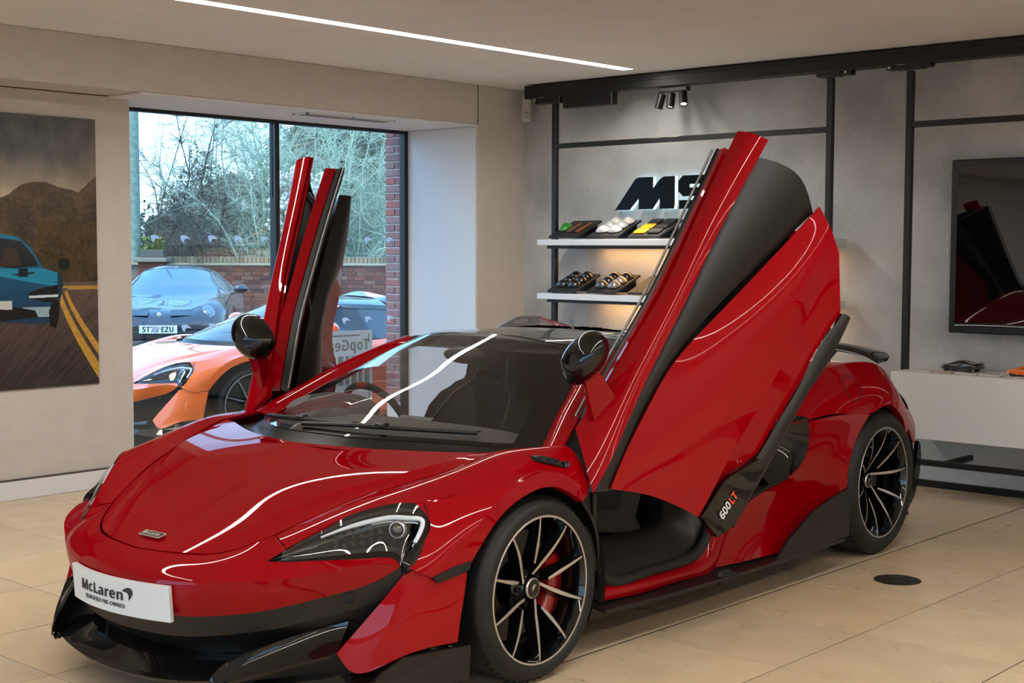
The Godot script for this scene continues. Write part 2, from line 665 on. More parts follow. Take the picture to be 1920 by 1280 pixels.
	# red corner blade
	var bl := surf([pts([.876,.488,.582, .848,.425,.628, .812,.355,.680, .745,.232,.767]),
		pts([.905,.468,.540, .895,.40,.585, .875,.325,.63, .785,.172,.735]),
		pts([.935,.452,.462, .935,.385,.49, .928,.315,.53, .878,.212,.635]),
		pts([.950,.455,.392, .954,.39,.408, .954,.32,.425, .950,.235,.437])], 24, 18)
	var bmm := MB.new()
	bmm.panel(inset(bl, [0, 0, .002, 0]), v(1, 0, .6), .035)
	both("corner_blade", bmm, RED, car)
	# side plate of the splitter
	var ep := MB.new()
	ep.slab(PackedVector3Array([v(.936,.10,.375), v(.940,.212,.372), v(.922,.220,.50), v(.885,.216,.625), v(.855,.175,.69), v(.835,.13,.725), v(.850,.10,.69)]), v(.012, 0, .004))
	both("splitter_end_plate", ep, SAT, car)
	# side marker strip
	var mk := MB.new()
	mk.panel([PackedVector3Array([v(.932,.455,.530), v(.944,.478,.450), v(.953,.487,.372)]), PackedVector3Array([v(.935,.437,.512), v(.947,.447,.442), v(.954,.459,.385)])], Vector3.RIGHT, .01)
	both("side_marker", mk, SAT, car)

	# --- front wings
	var w0 := pts([.449,.560,.760, .505,.617,.628, .550,.652,.533, .590,.678,.440, .640,.706,.322, .700,.735,.186, .727,.775,.03, .765,.777,-.12, .815,.778,-.24])
	var w1 := pts([.495,.552,.776, .575,.630,.632, .645,.674,.520, .690,.694,.452, .735,.714,.365, .785,.755,.185, .812,.783,.03, .828,.787,-.12, .848,.780,-.26])
	var w2 := pts([.541,.535,.792, .653,.630,.636, .755,.669,.522, .800,.672,.487, .842,.676,.430, .870,.722,.21, .885,.753,.03, .888,.757,-.13, .882,.742,-.28])
	var wing := MB.new()
	wing.panel(inset(surf([w0, w1, w2], 60, 14), [.004, 0, .002, .004]), Vector3.UP, .012)
	var w2s := sp(w2, 60)
	# side, laid radially about the wheel arch
	var ar := pts([.948,.457,.39, .956,.535,.325, .960,.613,.235, .961,.660,.125, .961,.678,.012, .960,.660,-.09, .957,.598,-.212])
	var an := []
	for p in ar:
		var d := Vector3(0, p.y - .24, p.z)
		an.append(p + d.normalized() * .05 + Vector3(-.006, 0, 0))
	an[0] = v(.944,.453,.44)
	an[6] = v(.951,.625,-.250)
	var md := pts([.928,.450,.512, .925,.552,.458, .922,.632,.352, .930,.692,.20, .937,.722,.02, .937,.712,-.12, .940,.655,-.272])
	var ot := pts([.888,.493,.597, .880,.568,.512, .838,.655,.466, .842,.712,.31, .880,.757,.03, .888,.757,-.13, .908,.690,-.290])
	# the side takes over exactly where the top panel ends
	var i0 := 0
	for i in 61:
		if w2s[i].z > .47: i0 = i
	var oo := [v(.888, .493, .597), v(.882, .568, .514), v(.860, .628, .474)]
	for i in range(i0, 58, 4): oo.append(w2s[i])
	oo.append(v(.882, .742, -.28))
	oo.append(v(.908, .690, -.290))
	ot = oo
	md = pts([.928,.450,.512, .925,.552,.458, .914,.632,.372, .924,.692,.22, .937,.722,.02, .937,.712,-.12, .930,.690,-.24, .940,.655,-.272])
	var wl := MB.new()
	wl.grid(inset(surf([ot, md, an], 60, 12), [0, 0, .002, .004]), v(1, .4, .2))
	wl.panel(surf([an, ar], 60, 3), v(1, .4, .2), .03)
	wing.add(wl)
	var ws := both("front_wing", wing, RED, car)
	# louvres on top of each wing
	for k in 2:
		var s := 1.0 if k == 0 else -1.0
		var lv := MB.new()
		lv.panel(surf([pts([.862,.7735,-.03, .885,.767,-.085, .908,.735,-.165]), pts([.893,.7595,-.02, .914,.747,-.075, .926,.722,-.15])], 8, 3), v(.6, 1, 0), .004)
		obj("louvre_recess", lv if k == 0 else lv.mirrored(), VOIDM, ws[k])
		for q in 4:
			var t := q / 3.0
			var a := v(.856, .769, -.035).lerp(v(.903, .742, -.150), t)
			var b := v(.898, .762, -.02).lerp(v(.929, .726, -.145), t)
			var sl := MB.new()
			sl.panel([PackedVector3Array([a, (a + b) * .5 + v(.004, .006, 0), b]), PackedVector3Array([a + v(.006, .001, -.022), (a + b) * .5 + v(.010, .009, -.022), b + v(.005, .001, -.022)])], v(.4, 1, .2), .004)
			obj("louvre_blade", sl if s > 0 else sl.mirrored(), SAT, ws[k])

	# --- headlamps
	var up := pts([.510,.50,.845, .550,.542,.782, .600,.591,.702, .653,.630,.636, .708,.656,.571, .755,.669,.522, .800,.671,.487, .838,.655,.466])
	var dn := pts([.510,.50,.845, .565,.501,.812, .64,.503,.748, .71,.508,.687, .775,.514,.635, .825,.512,.597, .852,.500,.600, .870,.463,.592])
	var oe := pts([.825,.672,.460, .860,.628,.474, .882,.568,.514, .888,.493,.597, .870,.463,.592])
	var refm := cmat(Color(.30, .30, .30), .3, .6)
	for k in 2:
		var hm := MB.new()
		var body := surf([up, dn], 36, 12)
		# bowl-shaped housing behind the lens
		var deep := []
		for i in body.size():
			var row := PackedVector3Array()
			for j in body[i].size():
				var a: float = sin(PI * i / 12.0)
				var b: float = clampf(j / 14.0, 0, 1)
				row.append(body[i][j] + v(-.35, -.1, -.93) * (.012 + .06 * a * b))
			deep.append(row)
		hm.grid(deep, v(.5, .3, 1))
		# dark rim: between the outline and the clear part, plus the tail running down beside the wing
		var outer := []
		for p in up: outer.append(p)
		hm.panel(surf([oe, pts([.815,.640,.475, .838,.605,.50, .855,.55,.535, .857,.505,.592, .866,.475,.594])], 20, 3), v(1, .3, .8), .03)
		for e in [[up, 1.0], [dn, -1.0]]:
			var inn := []
			for i in e[0].size():
				var q: Vector3 = up[i].lerp(dn[i], .17 if e[1] > 0 else .80)
				inn.append(q + v(-.004, 0, -.006))
			hm.grid(surf([e[0], inn], 36, 2), v(.4, .6, 1))
		var lamp := obj("headlamp", hm if k == 0 else hm.mirrored(), BLK, car)
		var lens := MB.new()
		var lr := []
		for i in 9:
			var row := PackedVector3Array()
			var t := lerpf(.10, .88, i / 8.0)
			for j in 31:
				var a: Vector3 = body[0][j + 4]
				var b: Vector3 = body[12][j + 4]
				row.append(a.lerp(b, t) + v(.3, .2, .9) * (.010 * sin(PI * t) + .001))
			lr.append(row)
		lens.grid(lr, v(.5, .3, 1))
		# light guide: hook-shaped pale tube inside the lens
		var gp := []
		for i in [2, 3, 4, 5, 6]: gp.append((up[i] as Vector3).lerp(dn[i], .26) + v(-.35, -.1, -.93) * .010)
		gp.append(v(.843, .620, .487)); gp.append(v(.852, .590, .502)); gp.append(v(.850, .555, .527))
		var dm := MB.new()
		var gs := sp(gp, 40)
		var rad := []
		for i in 41: rad.append(lerpf(.004, .0085, smoothstep(0, 14, i)))
		dm.tube(Array(gs), rad, 8)
		var gs2 := []
		for i in range(16, 41): gs2.append(gs[i] + v(-.010, -.014, .002))
		dm.tube(gs2, .003, 6)
		var dmat := cmat(Color(.82, .86, .9), .15)
		obj("light_guide", dm if k == 0 else dm.mirrored(), dmat, lamp)
		# rows of small reflectors and the projector
		for r in 2:
			for q in 6:
				var j := 15 + q * 2
				var p: Vector3 = body[6 + r * 2][j] + v(-.35, -.1, -.93) * .035
				var rm := MB.new()
				rm.lathe([Vector2(.003, -.008), Vector2(.007, -.003), Vector2(.0095, .004)], p, v(.45, .15, .88).normalized(), 8)
				obj("reflector", rm if k == 0 else rm.mirrored(), refm, lamp)
		var pm := MB.new()
		var pj: Vector3 = body[6][29] + v(-.35, -.1, -.93) * .03
		pm.ball(pj, Vector3.ONE * .021, 16, 10)
		obj("projector", pm if k == 0 else pm.mirrored(), paint(Color(.35, .35, .34), .1, .8), lamp)
		var pr := MB.new()
		pr.lathe([Vector2(.023, .012), Vector2(.027, .012), Vector2(.03, .004), Vector2(.03, -.01)], pj, v(.45, .1, .89).normalized(), 20)
		obj("projector_ring", pr if k == 0 else pr.mirrored(), SILV, lamp)
		var lg := pane(Color(.55, .57, .58), .05)
		lg.clearcoat_enabled = true
		obj("lens", lens if k == 0 else lens.mirrored(), lg, lamp)

	# --- show plate
	var pR := []
	for i in 5:
		var row := PackedVector3Array()
		for j in 13:
			var x := lerpf(-.268, .268, j / 12.0)
			row.append(v(x, lerpf(.416, .300, i / 4.0), 1.088 - x * x * .62 - (i / 4.0) * .008))
		pR.append(row)
	var pmb := MB.new()
	pmb.panel(pR, Vector3.BACK, .016)
	var plate := obj("show_plate", pmb, cmat(Color(.83, .85, .86), .25), car)
	plate.set_meta("label", "white show plate with dark grey lettering")
	var ink := cmat(Color(.10, .11, .12), .5)
	var word := "McLaren"
	letter_arc(word, .048, -.180, .366, ink, plate, .9, .262)
	letter_arc("QUALIFIED PRE-OWNED", .0185, -.152, .330, ink, plate, .2, .238)
	var sw := MB.new()
	var swp := [Vector2(0, 0), Vector2(.010, .010), Vector2(.028, .018), Vector2(.046, .018), Vector2(.056, .008), Vector2(.056, -.006), Vector2(.046, -.022), Vector2(.036, -.034), Vector2(.037, -.014), Vector2(.030, -.004), Vector2(.018, -.001)]
	var sp3 := PackedVector3Array()
	for q in swp:
		var x: float = .076 + q.x * .85
		sp3.append(v(x, .380 + q.y * .8, 1.0892 - x * x * .62 - .003))
	sw.slab(sp3, v(0, 0, .0012))
	obj("swoosh_mark", sw, ink, plate)

func letter_arc(s: String, size: float, x0: float, y: float, m: Material, parent: Node3D, bold: float, total: float) -> void:
	# flat print that follows the bend of the plate: each glyph turned with it
	var f := SystemFont.new()
	f.font_names = PackedStringArray(["Droid Sans"])
	var x := x0
	if bold > 0.4: f.font_weight = 700
	var raw: float = 0.0
	for ch in s: raw += f.get_string_size(ch, HORIZONTAL_ALIGNMENT_LEFT, -1, 64).x * size / 64.0
	var k: float = total / raw
	for ch in s:
		var w: float = f.get_string_size(ch, HORIZONTAL_ALIGNMENT_LEFT, -1, 64).x * size / 64.0 * k
		if ch != " ":
			var cx := x + w * .5
			var tm := text_mesh(ch, size, .0012, bold)
			var o := MeshInstance3D.new()
			o.mesh = tm
			o.material_override = m
			o.name = "letter"
			o.transform = Transform3D(Basis(Vector3.UP, atan(1.24 * cx)) * Basis.from_scale(v(k, 1, 1)), v(cx, y, 1.0885 - cx * cx * .62 - (.416 - y) / .116 * .008 + .0008))
			parent.add_child(o, true)
		x += w

func car_cabin(car: Node3D) -> void:
	# --- windscreen with black printed border
	var W := [pts([0,.800,.190, .2,.798,.165, .4,.790,.065, .6,.775,-.085, .745,.762,-.235]),
		pts([0,.870,.000, .22,.866,-.03, .42,.855,-.11, .58,.838,-.22, .699,.820,-.344]),
		pts([0,.943,-.19, .21,.938,-.21, .40,.926,-.28, .55,.907,-.37, .653,.886,-.466]),
		pts([0,1.010,-.385, .19,1.006,-.405, .37,.994,-.46, .51,.975,-.53, .605,.954,-.601]),
		pts([0,1.072,-.57, .17,1.069,-.585, .33,1.06,-.62, .45,1.046,-.675, .53,1.032,-.74]),
		pts([0,1.128,-.745, .15,1.125,-.748, .29,1.113,-.76, .38,1.10,-.785, .455,1.083,-.83])]
	var R := half(surf(W, 24, 30))
	var n: int = R.size()
	var mm: int = R[0].size()
	var gl := MB.new()
	var sub := []
	for i in range(1, n - 1): sub.append((R[i] as PackedVector3Array).slice(3, mm - 3))
	gl.grid(sub, v(0, 1, 1))
	obj("windscreen", gl, GLS, car)
	var fr := MB.new()
	fr.grid(R.slice(0, 2), v(0, 1, 1))
	fr.grid(R.slice(n - 2, n), v(0, 1, 1))
	var sl := []
	var sr := []
	for i in range(1, n - 1):
		sl.append((R[i] as PackedVector3Array).slice(0, 4))
		sr.append((R[i] as PackedVector3Array).slice(mm - 4, mm))
	fr.grid(sl, v(0, 1, 1))
	fr.grid(sr, v(0, 1, 1))
	obj("windscreen_border", fr, BLK, car)
	# cowl tray between bonnet and glass
	var h0 := pts([0,.768,.295, .2,.766,.268, .4,.758,.16, .6,.757,.035, .735,.765,.01])
	var h1 := pts([0,.745,.25, .2,.745,.225, .4,.74,.12, .6,.735,-.02, .745,.74,-.11])
	var h2 := pts([0,.800,.185, .2,.798,.16, .4,.790,.06, .6,.775,-.09, .75,.762,-.235])
	var cw := MB.new()
	cw.grid(half(surf([h0, h1, h2], 20, 6)), Vector3.UP)
	obj("cowl", cw, SAT, car)
	# wipers
	for k in 2:
		var wm := MB.new()
		var path := Array(sp(pts([-.50,.806,-.015, -.25,.823,.075, .0,.832,.105, .12,.833,.10]), 14)) if k == 0 else Array(sp(pts([-.10,.822,.155, .12,.832,.132, .38,.826,.02, .56,.818,-.10]), 16))
		wm.tube(path, .0085, 8)
		var arm := obj("wiper", wm, SAT, car)
		var bl := MB.new()
		var q := []
		for p in path: q.append(p + v(0, .004, -.018))
		bl.tube(q, .005, 6)
		obj("wiper_blade", bl, RUB, arm)
		var hub := MB.new()
		hub.box(path[path.size() / 2] + v(0, .006, -.008), v(.05, .022, .035), .006)
		obj("wiper_clip", hub, SAT, arm)
	# --- A pillars
	var po := pts([.850,.774,-.225, .805,.847,-.367, .768,.903,-.480, .715,.975,-.63, .655,1.038,-.79, .60,1.072,-.90])
	var pi := pts([.748,.760,-.235, .701,.820,-.345, .655,.886,-.468, .607,.954,-.603, .532,1.032,-.742, .457,1.083,-.832])
	var pm := []
	for i in po.size(): pm.append((po[i] + pi[i]) * .5 + v(.010, .014, .006))
	var ap := MB.new()
	ap.panel(surf([po, pm, pi], 30, 8), v(.5, 1, .4), .012)
	both("windscreen_pillar", ap, RED, car)
	var jb := MB.new()
	var pj := []
	for p in po: pj.append(p + v(-.045, -.03, -.075))
	var po2 := []
	for p in po: po2.append(p + v(-.002, -.003, -.002))
	jb.panel(surf([po2, pj], 30, 3), v(1, 0, 0), .012)
	var pk := []
	for p in pi: pk.append(p + v(-.01, -.012, -.02))
	jb.panel(surf([pj, pk], 30, 3), v(0, -1, -1), .004)
	both("pillar_trim", jb, SAT, car)
	# --- roof
	var rf := MB.new()
	var RR := surf([pts([0,1.121,-.752, .15,1.127,-.755, .29,1.115,-.767, .38,1.102,-.792, .458,1.085,-.838]),
		pts([0,1.134,-.95, .17,1.131,-.95, .32,1.120,-.955, .43,1.112,-.96, .53,1.083,-.97]),
		pts([0,1.135,-1.15, .18,1.132,-1.15, .34,1.120,-1.15, .45,1.11,-1.15, .548,1.078,-1.15]),
		pts([0,1.123,-1.36, .18,1.120,-1.36, .34,1.118,-1.36, .45,1.099,-1.36, .548,1.065,-1.36])], 16, 20)
	rf.panel(half(RR), Vector3.UP, .02)
	obj("roof", rf, BLK, car)
	var rr := MB.new()
	rr.panel(surf([pts([.552,1.086,-.89, .556,1.080,-1.0, .565,1.074,-1.2, .565,1.06,-1.4]), pts([.612,1.062,-.91, .62,1.052,-1.0, .625,1.04,-1.2, .63,1.03,-1.4])], 16, 3), v(1, .3, 0), .02)
	both("roof_rail", rr, SAT, car)
	# --- cabin: tub, bulkhead, dash, seats
	var tub := MB.new()
	tub.box(v(0, .15, -.75), v(1.50, .06, 1.9), .01)           # floor pan
	tub.box(v(0, .60, -1.62), v(1.30, .86, .06), .02)          # rear bulkhead
	tub.box(v(0, .45, .22), v(1.42, .55, .05), .02)            # front bulkhead
	obj("cabin_tub", tub, VOIDM, car)
	for k in 2:
		var s := 1.0 if k == 0 else -1.0
		# sill of the tub seen through the door opening
		var ts := MB.new()
		ts.grid(surf([pts([.86,.245,-.36, .865,.235,-.7, .865,.235,-1.0, .86,.285,-1.14, .855,.42,-1.22, .85,.60,-1.30]),
			pts([.80,.345,-.36, .80,.335,-.7, .80,.335,-1.0, .80,.37,-1.10, .80,.47,-1.16, .79,.62,-1.26]),
			pts([.72,.375,-.36, .71,.37,-.7, .71,.37,-1.0, .71,.395,-1.06, .72,.49,-1.12, .72,.64,-1.22]),
			pts([.62,.18,-.36, .62,.18,-.7, .62,.18,-1.0, .62,.2,-1.02, .62,.3,-1.06, .62,.45,-1.12])], 24, 14), v(.6, 1, 0))
		obj("tub_sill", ts if s > 0 else ts.mirrored(), SAT, car)
		var seal := MB.new()
		seal.tube(Array(sp(pts([.872,.60,-.33, .878,.40,-.36, .884,.272,-.44, .886,.250,-.70, .886,.248,-.98, .884,.278,-1.10, .880,.363,-1.18, .874,.47,-1.25]), 40)), .021, 10)
		obj("door_seal", seal if s > 0 else seal.mirrored(), RUB, car)
		var kick := MB.new()
		kick.panel(surf([pts([.86,.74,-.26, .865,.55,-.30, .87,.27,-.36]), pts([.78,.74,-.34, .77,.55,-.40, .78,.33,-.44]), pts([.66,.74,-.24, .66,.55,-.26, .66,.25,-.28])], 12, 8), v(0, 0, -1), .01)
		obj("kick_panel", kick if s > 0 else kick.mirrored(), VOIDM, car)
		# door strut from the front bulkhead to the sill
		var st := MB.new()
		st.tube([v(.885, .60, -.37), v(.862, .33, -.395)], .014, 10)
		obj("door_strut", st if s > 0 else st.mirrored(), SAT, car)
	var dash := MB.new()
	dash.grid(half(surf([pts([0,.775,.10, .3,.775,.05, .55,.765,-.08, .70,.75,-.20]), pts([0,.815,-.10, .3,.81,-.12, .55,.795,-.20, .70,.77,-.27]), pts([0,.805,-.28, .3,.80,-.30, .55,.785,-.34, .70,.76,-.36]), pts([0,.70,-.36, .3,.70,-.37, .55,.70,-.39, .70,.70,-.40]), pts([0,.55,-.32, .3,.55,-.33, .55,.55,-.35, .70,.55,-.38])], 20, 24)), v(0, 1, -.4))
	var dash_haze := cmat(Color(.33, .325, .32), .8)  # dash tone lightened: hazy windscreen reflection put into the colour
	var db := obj("dashboard", dash, dash_haze, car)
	var bin := MB.new()
	bin.ball(v(-.37, .815, -.25), v(.20, .075, .19), 24, 12)
	obj("instrument_hood", bin, dash_haze, db)
	var cs := MB.new()
	cs.box(v(0, .70, -.42), v(.20, .24, .04), .01, Basis(Vector3.RIGHT, .5))
	obj("centre_screen", cs, SAT, db)
	var tun := MB.new()
	tun.box(v(0, .40, -.85), v(.24, .42, 1.0), .04)
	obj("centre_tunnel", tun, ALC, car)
	# steering wheel (right-hand drive)
	var swm := MB.new()
	var cen := v(-.37, .745, -.50)
	var ax := v(0, .42, -.907).normalized()
	var ux := Vector3.RIGHT
	var uy := ax.cross(ux).normalized()
	if uy.y < 0: uy = -uy
	var ring := []
	for q in 41:
		var a := TAU * q / 40.0
		ring.append(cen + ux * cos(a) * .182 + uy * sin(a) * (.178 if sin(a) > 0 else .165))
	swm.tube(ring, .0155, 10, false)
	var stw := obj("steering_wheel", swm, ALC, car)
	var spk := MB.new()
	spk.box(cen + ax * -.02, v(.30, .045, .025), .008, Basis(ux, uy, ux.cross(uy)))
	spk.box(cen + ax * -.02 - uy * .07, v(.06, .14, .025), .008, Basis(ux, uy, ux.cross(uy)))
	obj("steering_wheel_spokes", spk, SAT, stw)
	var mark := MB.new()
	mark.tube(ring.slice(9, 12), .0162, 10, false)
	var mk := obj("steering_wheel_marker", mark, cmat(Color(.55, .16, .06), .7), stw)
	mk.set_meta("label", "orange centre marker")
	# seats
	for k in 2:
		var sx := -.37 if k == 0 else .37
		var sm := MB.new()
		var back := []
		for i in 13:
			var t := i / 12.0
			var y := lerpf(.32, 1.055, t)
			var z := lerpf(-.98, -1.30, t)
			var hw: float
			if t < .62: hw = lerpf(.23, .255, t / .62)
			elif t < .78: hw = lerpf(.255, .15, smoothstep(.62, .78, t))
			else: hw = lerpf(.15, .115, (t - .78) / .22)
			var row := PackedVector3Array()
			for j in 17:
				var u := lerpf(-1, 1, j / 16.0)
				var bol: float = .085 * pow(absf(u), 3.0) * (1.0 - smoothstep(.6, .8, t))
				row.append(v(sx + u * hw, y, z + bol + .03 * sin(PI * t * 2.0)))
			back.append(row)
		sm.panel(back, Vector3.BACK, .075)
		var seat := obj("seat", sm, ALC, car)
		var cu := MB.new()
		var cr := []
		for i in 9:
			var t := i / 8.0
			var row := PackedVector3Array()
			for j in 13:
				var u := lerpf(-1, 1, j / 12.0)
				row.append(v(sx + u * .25, .34 + .08 * t + .07 * pow(absf(u), 3.0), lerpf(-1.0, -.52, t)))
			cr.append(row)
		cu.panel(cr, Vector3.UP, .1)
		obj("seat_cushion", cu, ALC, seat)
		var piping := MB.new()
		piping.tube([back[6][1] + v(0, 0, .006), back[8][2] + v(0, 0, .006), back[9][3] + v(0, 0, .006), back[11][3] + v(0, 0, .006)], .004, 6)
		piping.tube([back[6][15] + v(0, 0, .006), back[8][14] + v(0, 0, .006), back[9][13] + v(0, 0, .006), back[11][13] + v(0, 0, .006)], .004, 6)
		obj("seat_piping", piping, cmat(Color(.45, .44, .43), .6), seat)
		var hl := MB.new()
		hl.box(v(sx, .90, -1.235), v(.15, .035, .03), .012)
		obj("belt_slot", hl, BLK, seat)
	var mir := MB.new()
	mir.ball(v(0, 1.04, -.66), v(.125, .036, .022), 20, 10)
	mir.tube([v(0, 1.05, -.66), v(0, 1.10, -.70)], .012, 8)
	obj("interior_mirror", mir, SAT, car)
	var vis := MB.new()
	for sx in [-.26, .26]: vis.box(v(sx, 1.075, -.80), v(.34, .012, .12), .004, Basis(Vector3.RIGHT, .2))
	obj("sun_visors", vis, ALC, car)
	var hc := MB.new()
	hc.box(v(0, 1.085, -1.1), v(.95, .02, .55), .006)
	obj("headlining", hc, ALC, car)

func car_rear(car: Node3D) -> void:
	# --- rear quarters
	var q0 := pts([.735,.845,-1.48, .775,.875,-1.8, .80,.917,-2.2, .80,.937,-2.58, .80,.903,-2.88, .79,.832,-3.03, .775,.745,-3.17, .755,.630,-3.35])
	var q1 := pts([.87,.79,-1.52, .89,.805,-1.82, .90,.84,-2.2, .903,.855,-2.58, .895,.805,-2.83, .882,.74,-2.96, .86,.655,-3.10, .825,.56,-3.27])
	var q2 := pts([.915,.715,-1.60, .945,.733,-1.88, .952,.735,-2.17, .958,.712,-2.48, .958,.735,-2.65, .953,.695,-2.78, .942,.625,-2.88, .920,.545,-2.95])
	var mb := MB.new()
	var U := surf([q0, q1, q2], 56, 16)
	mb.grid(U, v(1, .5, 0))
	var lw := surf([pts([.945,.730,-1.88, .95,.731,-2.0, .953,.731,-2.17, .958,.708,-2.46]),
		pts([.942,.60,-1.885, .945,.605,-2.0, .948,.61,-2.15, .957,.61,-2.335]),
		pts([.93,.487,-1.71, .925,.49,-1.9, .935,.49,-2.08, .957,.49,-2.255]),
		pts([.912,.42,-1.42, .897,.385,-1.72, .903,.385,-2.0, .955,.40,-2.242]),
		pts([.902,.30,-1.26, .897,.275,-1.6, .905,.275,-1.95, .955,.30,-2.235]),
		pts([.90,.185,-1.18, .920,.175,-1.5, .930,.17,-1.85, .952,.19,-2.22])], 24, 36)
	mb.panel(inset(lw, [.003, 0, 0, 0]), Vector3.RIGHT, .02)
	var al := MB.new()
	var arc := pts([.952,.19,-2.22, .955,.38,-2.24, .957,.52,-2.265, .958,.64,-2.36, .958,.712,-2.48, .958,.735,-2.65, .953,.695,-2.78, .942,.625,-2.88, .920,.545,-2.95])
	var ari := []
	for p in arc: ari.append(p + v(-.04, 0, 0))
	al.grid(surf([arc, ari], 40, 1), Vector3.DOWN)
	mb.add(al)
	var qs := both("rear_quarter", mb, RED, car)
	# filler flap outline on the left flank
	var ff := MB.new()
	var fl := []
	var jc := 0
	for j in 57:
		if U[8][j].z > -2.40: jc = j
	for q in 33:
		var a := TAU * q / 32.0
		var fi := 8.2 + 4.2 * sin(a) + .8 * cos(a)
		var fj := jc + 2.15 * cos(a)
		var i := int(fi)
		var j := int(fj)
		var p0: Vector3 = U[i][j].lerp(U[i][j + 1], fj - j)
		var p1: Vector3 = U[i + 1][j].lerp(U[i + 1][j + 1], fj - j)
		fl.append(p0.lerp(p1, fi - i) + v(.0006, .0003, 0))
	ff.tube(fl, .0022, 6, false)
	obj("filler_flap_gap", ff, VOIDM, qs[0])
	# --- side intake: dark throat and gloss vane
	var th := MB.new()
	th.panel(surf([pts([.80,.77,-1.50, .78,.62,-1.45, .80,.46,-1.38, .82,.40,-1.30]), pts([.76,.74,-1.85, .74,.60,-1.85, .78,.47,-1.72, .80,.40,-1.50])], 10, 6), Vector3.RIGHT, .01)
	th.panel(surf([pts([.93,.735,-1.62, .945,.735,-1.88]), pts([.76,.74,-1.5, .76,.74,-1.85])], 6, 3), Vector3.DOWN, .01)
	th.panel(surf([pts([.912,.425,-1.36, .93,.478,-1.56, .935,.50,-1.72]), pts([.78,.40,-1.34, .76,.45,-1.56, .75,.48,-1.72])], 8, 3), Vector3.UP, .01)
	both("intake_throat", th, VOIDM, car)
	var vn := MB.new()
	vn.panel(surf([pts([.945,.748,-1.74, .948,.725,-1.87, .945,.66,-1.888, .942,.585,-1.872, .935,.50,-1.73, .925,.472,-1.56]),
		pts([.915,.742,-1.72, .915,.72,-1.80, .905,.66,-1.80, .90,.595,-1.77, .90,.52,-1.66, .905,.478,-1.56]),
		pts([.87,.738,-1.70, .86,.71,-1.74, .845,.66,-1.72, .845,.60,-1.69, .86,.535,-1.62, .88,.482,-1.56])], 26, 8), Vector3.RIGHT, .012)
	both("intake_vane", vn, BLK, car)
	# --- sill and skirt
	var sm := MB.new()
	sm.panel(surf([pts([.868,.258,-.40, .876,.240,-.70, .876,.238,-.98, .876,.262,-1.09, .872,.345,-1.165, .87,.42,-1.21]),
		pts([.905,.225,-.40, .91,.212,-.70, .91,.208,-.98, .912,.232,-1.14, .912,.335,-1.22, .912,.425,-1.27]),
		pts([.895,.195,-.40, .90,.178,-.70, .90,.172,-1.0, .902,.185,-1.18, .905,.30,-1.26, .912,.42,-1.40])], 36, 10), v(1, .5, 0), .01)
	both("sill", sm, RED, car)
	var sk := MB.new()
	sk.panel(surf([pts([.86,.190,-.38, .885,.178,-.8, .895,.172,-1.2, .905,.168,-1.7, .915,.165,-2.22]), pts([.925,.168,-.40, .945,.160,-.8, .955,.155,-1.2, .962,.152,-1.7, .968,.155,-2.215])], 24, 4), Vector3.UP, .016)
	sk.panel(surf([pts([.88,.19,-.38, .89,.18,-.8, .90,.175,-1.2, .91,.17,-1.7, .92,.17,-2.22]), pts([.86,.12,-.38, .87,.11,-.8, .875,.105,-1.2, .88,.10,-1.7, .89,.10,-2.2])], 24, 3), Vector3.RIGHT, .01)
	both("side_skirt", sk, SAT, car)
	var jk := MB.new()
	jk.box(v(.915, .150, -1.20), v(.075, .058, .105), .016)
	jk.box(v(.935, .145, -1.25), v(.05, .035, .05), .012)
	both("sill_block", jk, RUB, car)
	var wg := MB.new()
	wg.slab(PackedVector3Array([v(.962,.158,-1.56), v(.964,.235,-1.66), v(.967,.325,-1.865), v(.970,.365,-2.03), v(.972,.392,-2.21), v(.972,.17,-2.215), v(.966,.155,-1.9)]), v(.012, 0, 0))
	both("side_winglet", wg, SAT, car)
	# --- rear deck, buttresses
	var D := [pts([0,1.132,-1.37, .25,1.127,-1.37, .45,1.10,-1.37, .55,1.065,-1.40, .68,.93,-1.44, .735,.845,-1.48]),
		pts([0,1.10,-1.52, .25,1.12,-1.52, .46,1.158,-1.57, .56,1.105,-1.58, .70,.94,-1.60, .75,.855,-1.60]),
		pts([0,1.05,-1.75, .25,1.07,-1.75, .46,1.138,-1.76, .57,1.07,-1.78, .71,.94,-1.80, .775,.875,-1.80]),
		pts([0,.98,-2.05, .25,.99,-2.05, .46,1.065,-2.05, .57,1.01,-2.08, .72,.945,-2.15, .80,.917,-2.2]),
		pts([0,.92,-2.4, .25,.92,-2.4, .46,.965,-2.4, .60,.95,-2.42, .72,.94,-2.5, .80,.937,-2.58]),
		pts([0,.885,-2.85, .25,.885,-2.85, .46,.89,-2.85, .60,.895,-2.86, .72,.90,-2.87, .80,.903,-2.88]),
		pts([0,.86,-3.15, .25,.86,-3.15, .46,.86,-3.14, .60,.855,-3.12, .72,.845,-3.08, .79,.832,-3.03]),
		pts([0,.80,-3.30, .25,.80,-3.30, .46,.795,-3.29, .60,.785,-3.26, .70,.77,-3.22, .775,.745,-3.17])]
	var dR := half(surf(D, 20, 44))
	var dk := MB.new()
	dk.grid(dR.slice(6), Vector3.UP)
	obj("rear_deck", dk, RED, car)
	var dk2 := MB.new()
	dk2.grid(dR.slice(0, 7), Vector3.UP)
	obj("tonneau", dk2, BLK, car)
	# tail and diffuser
	var tl := MB.new()
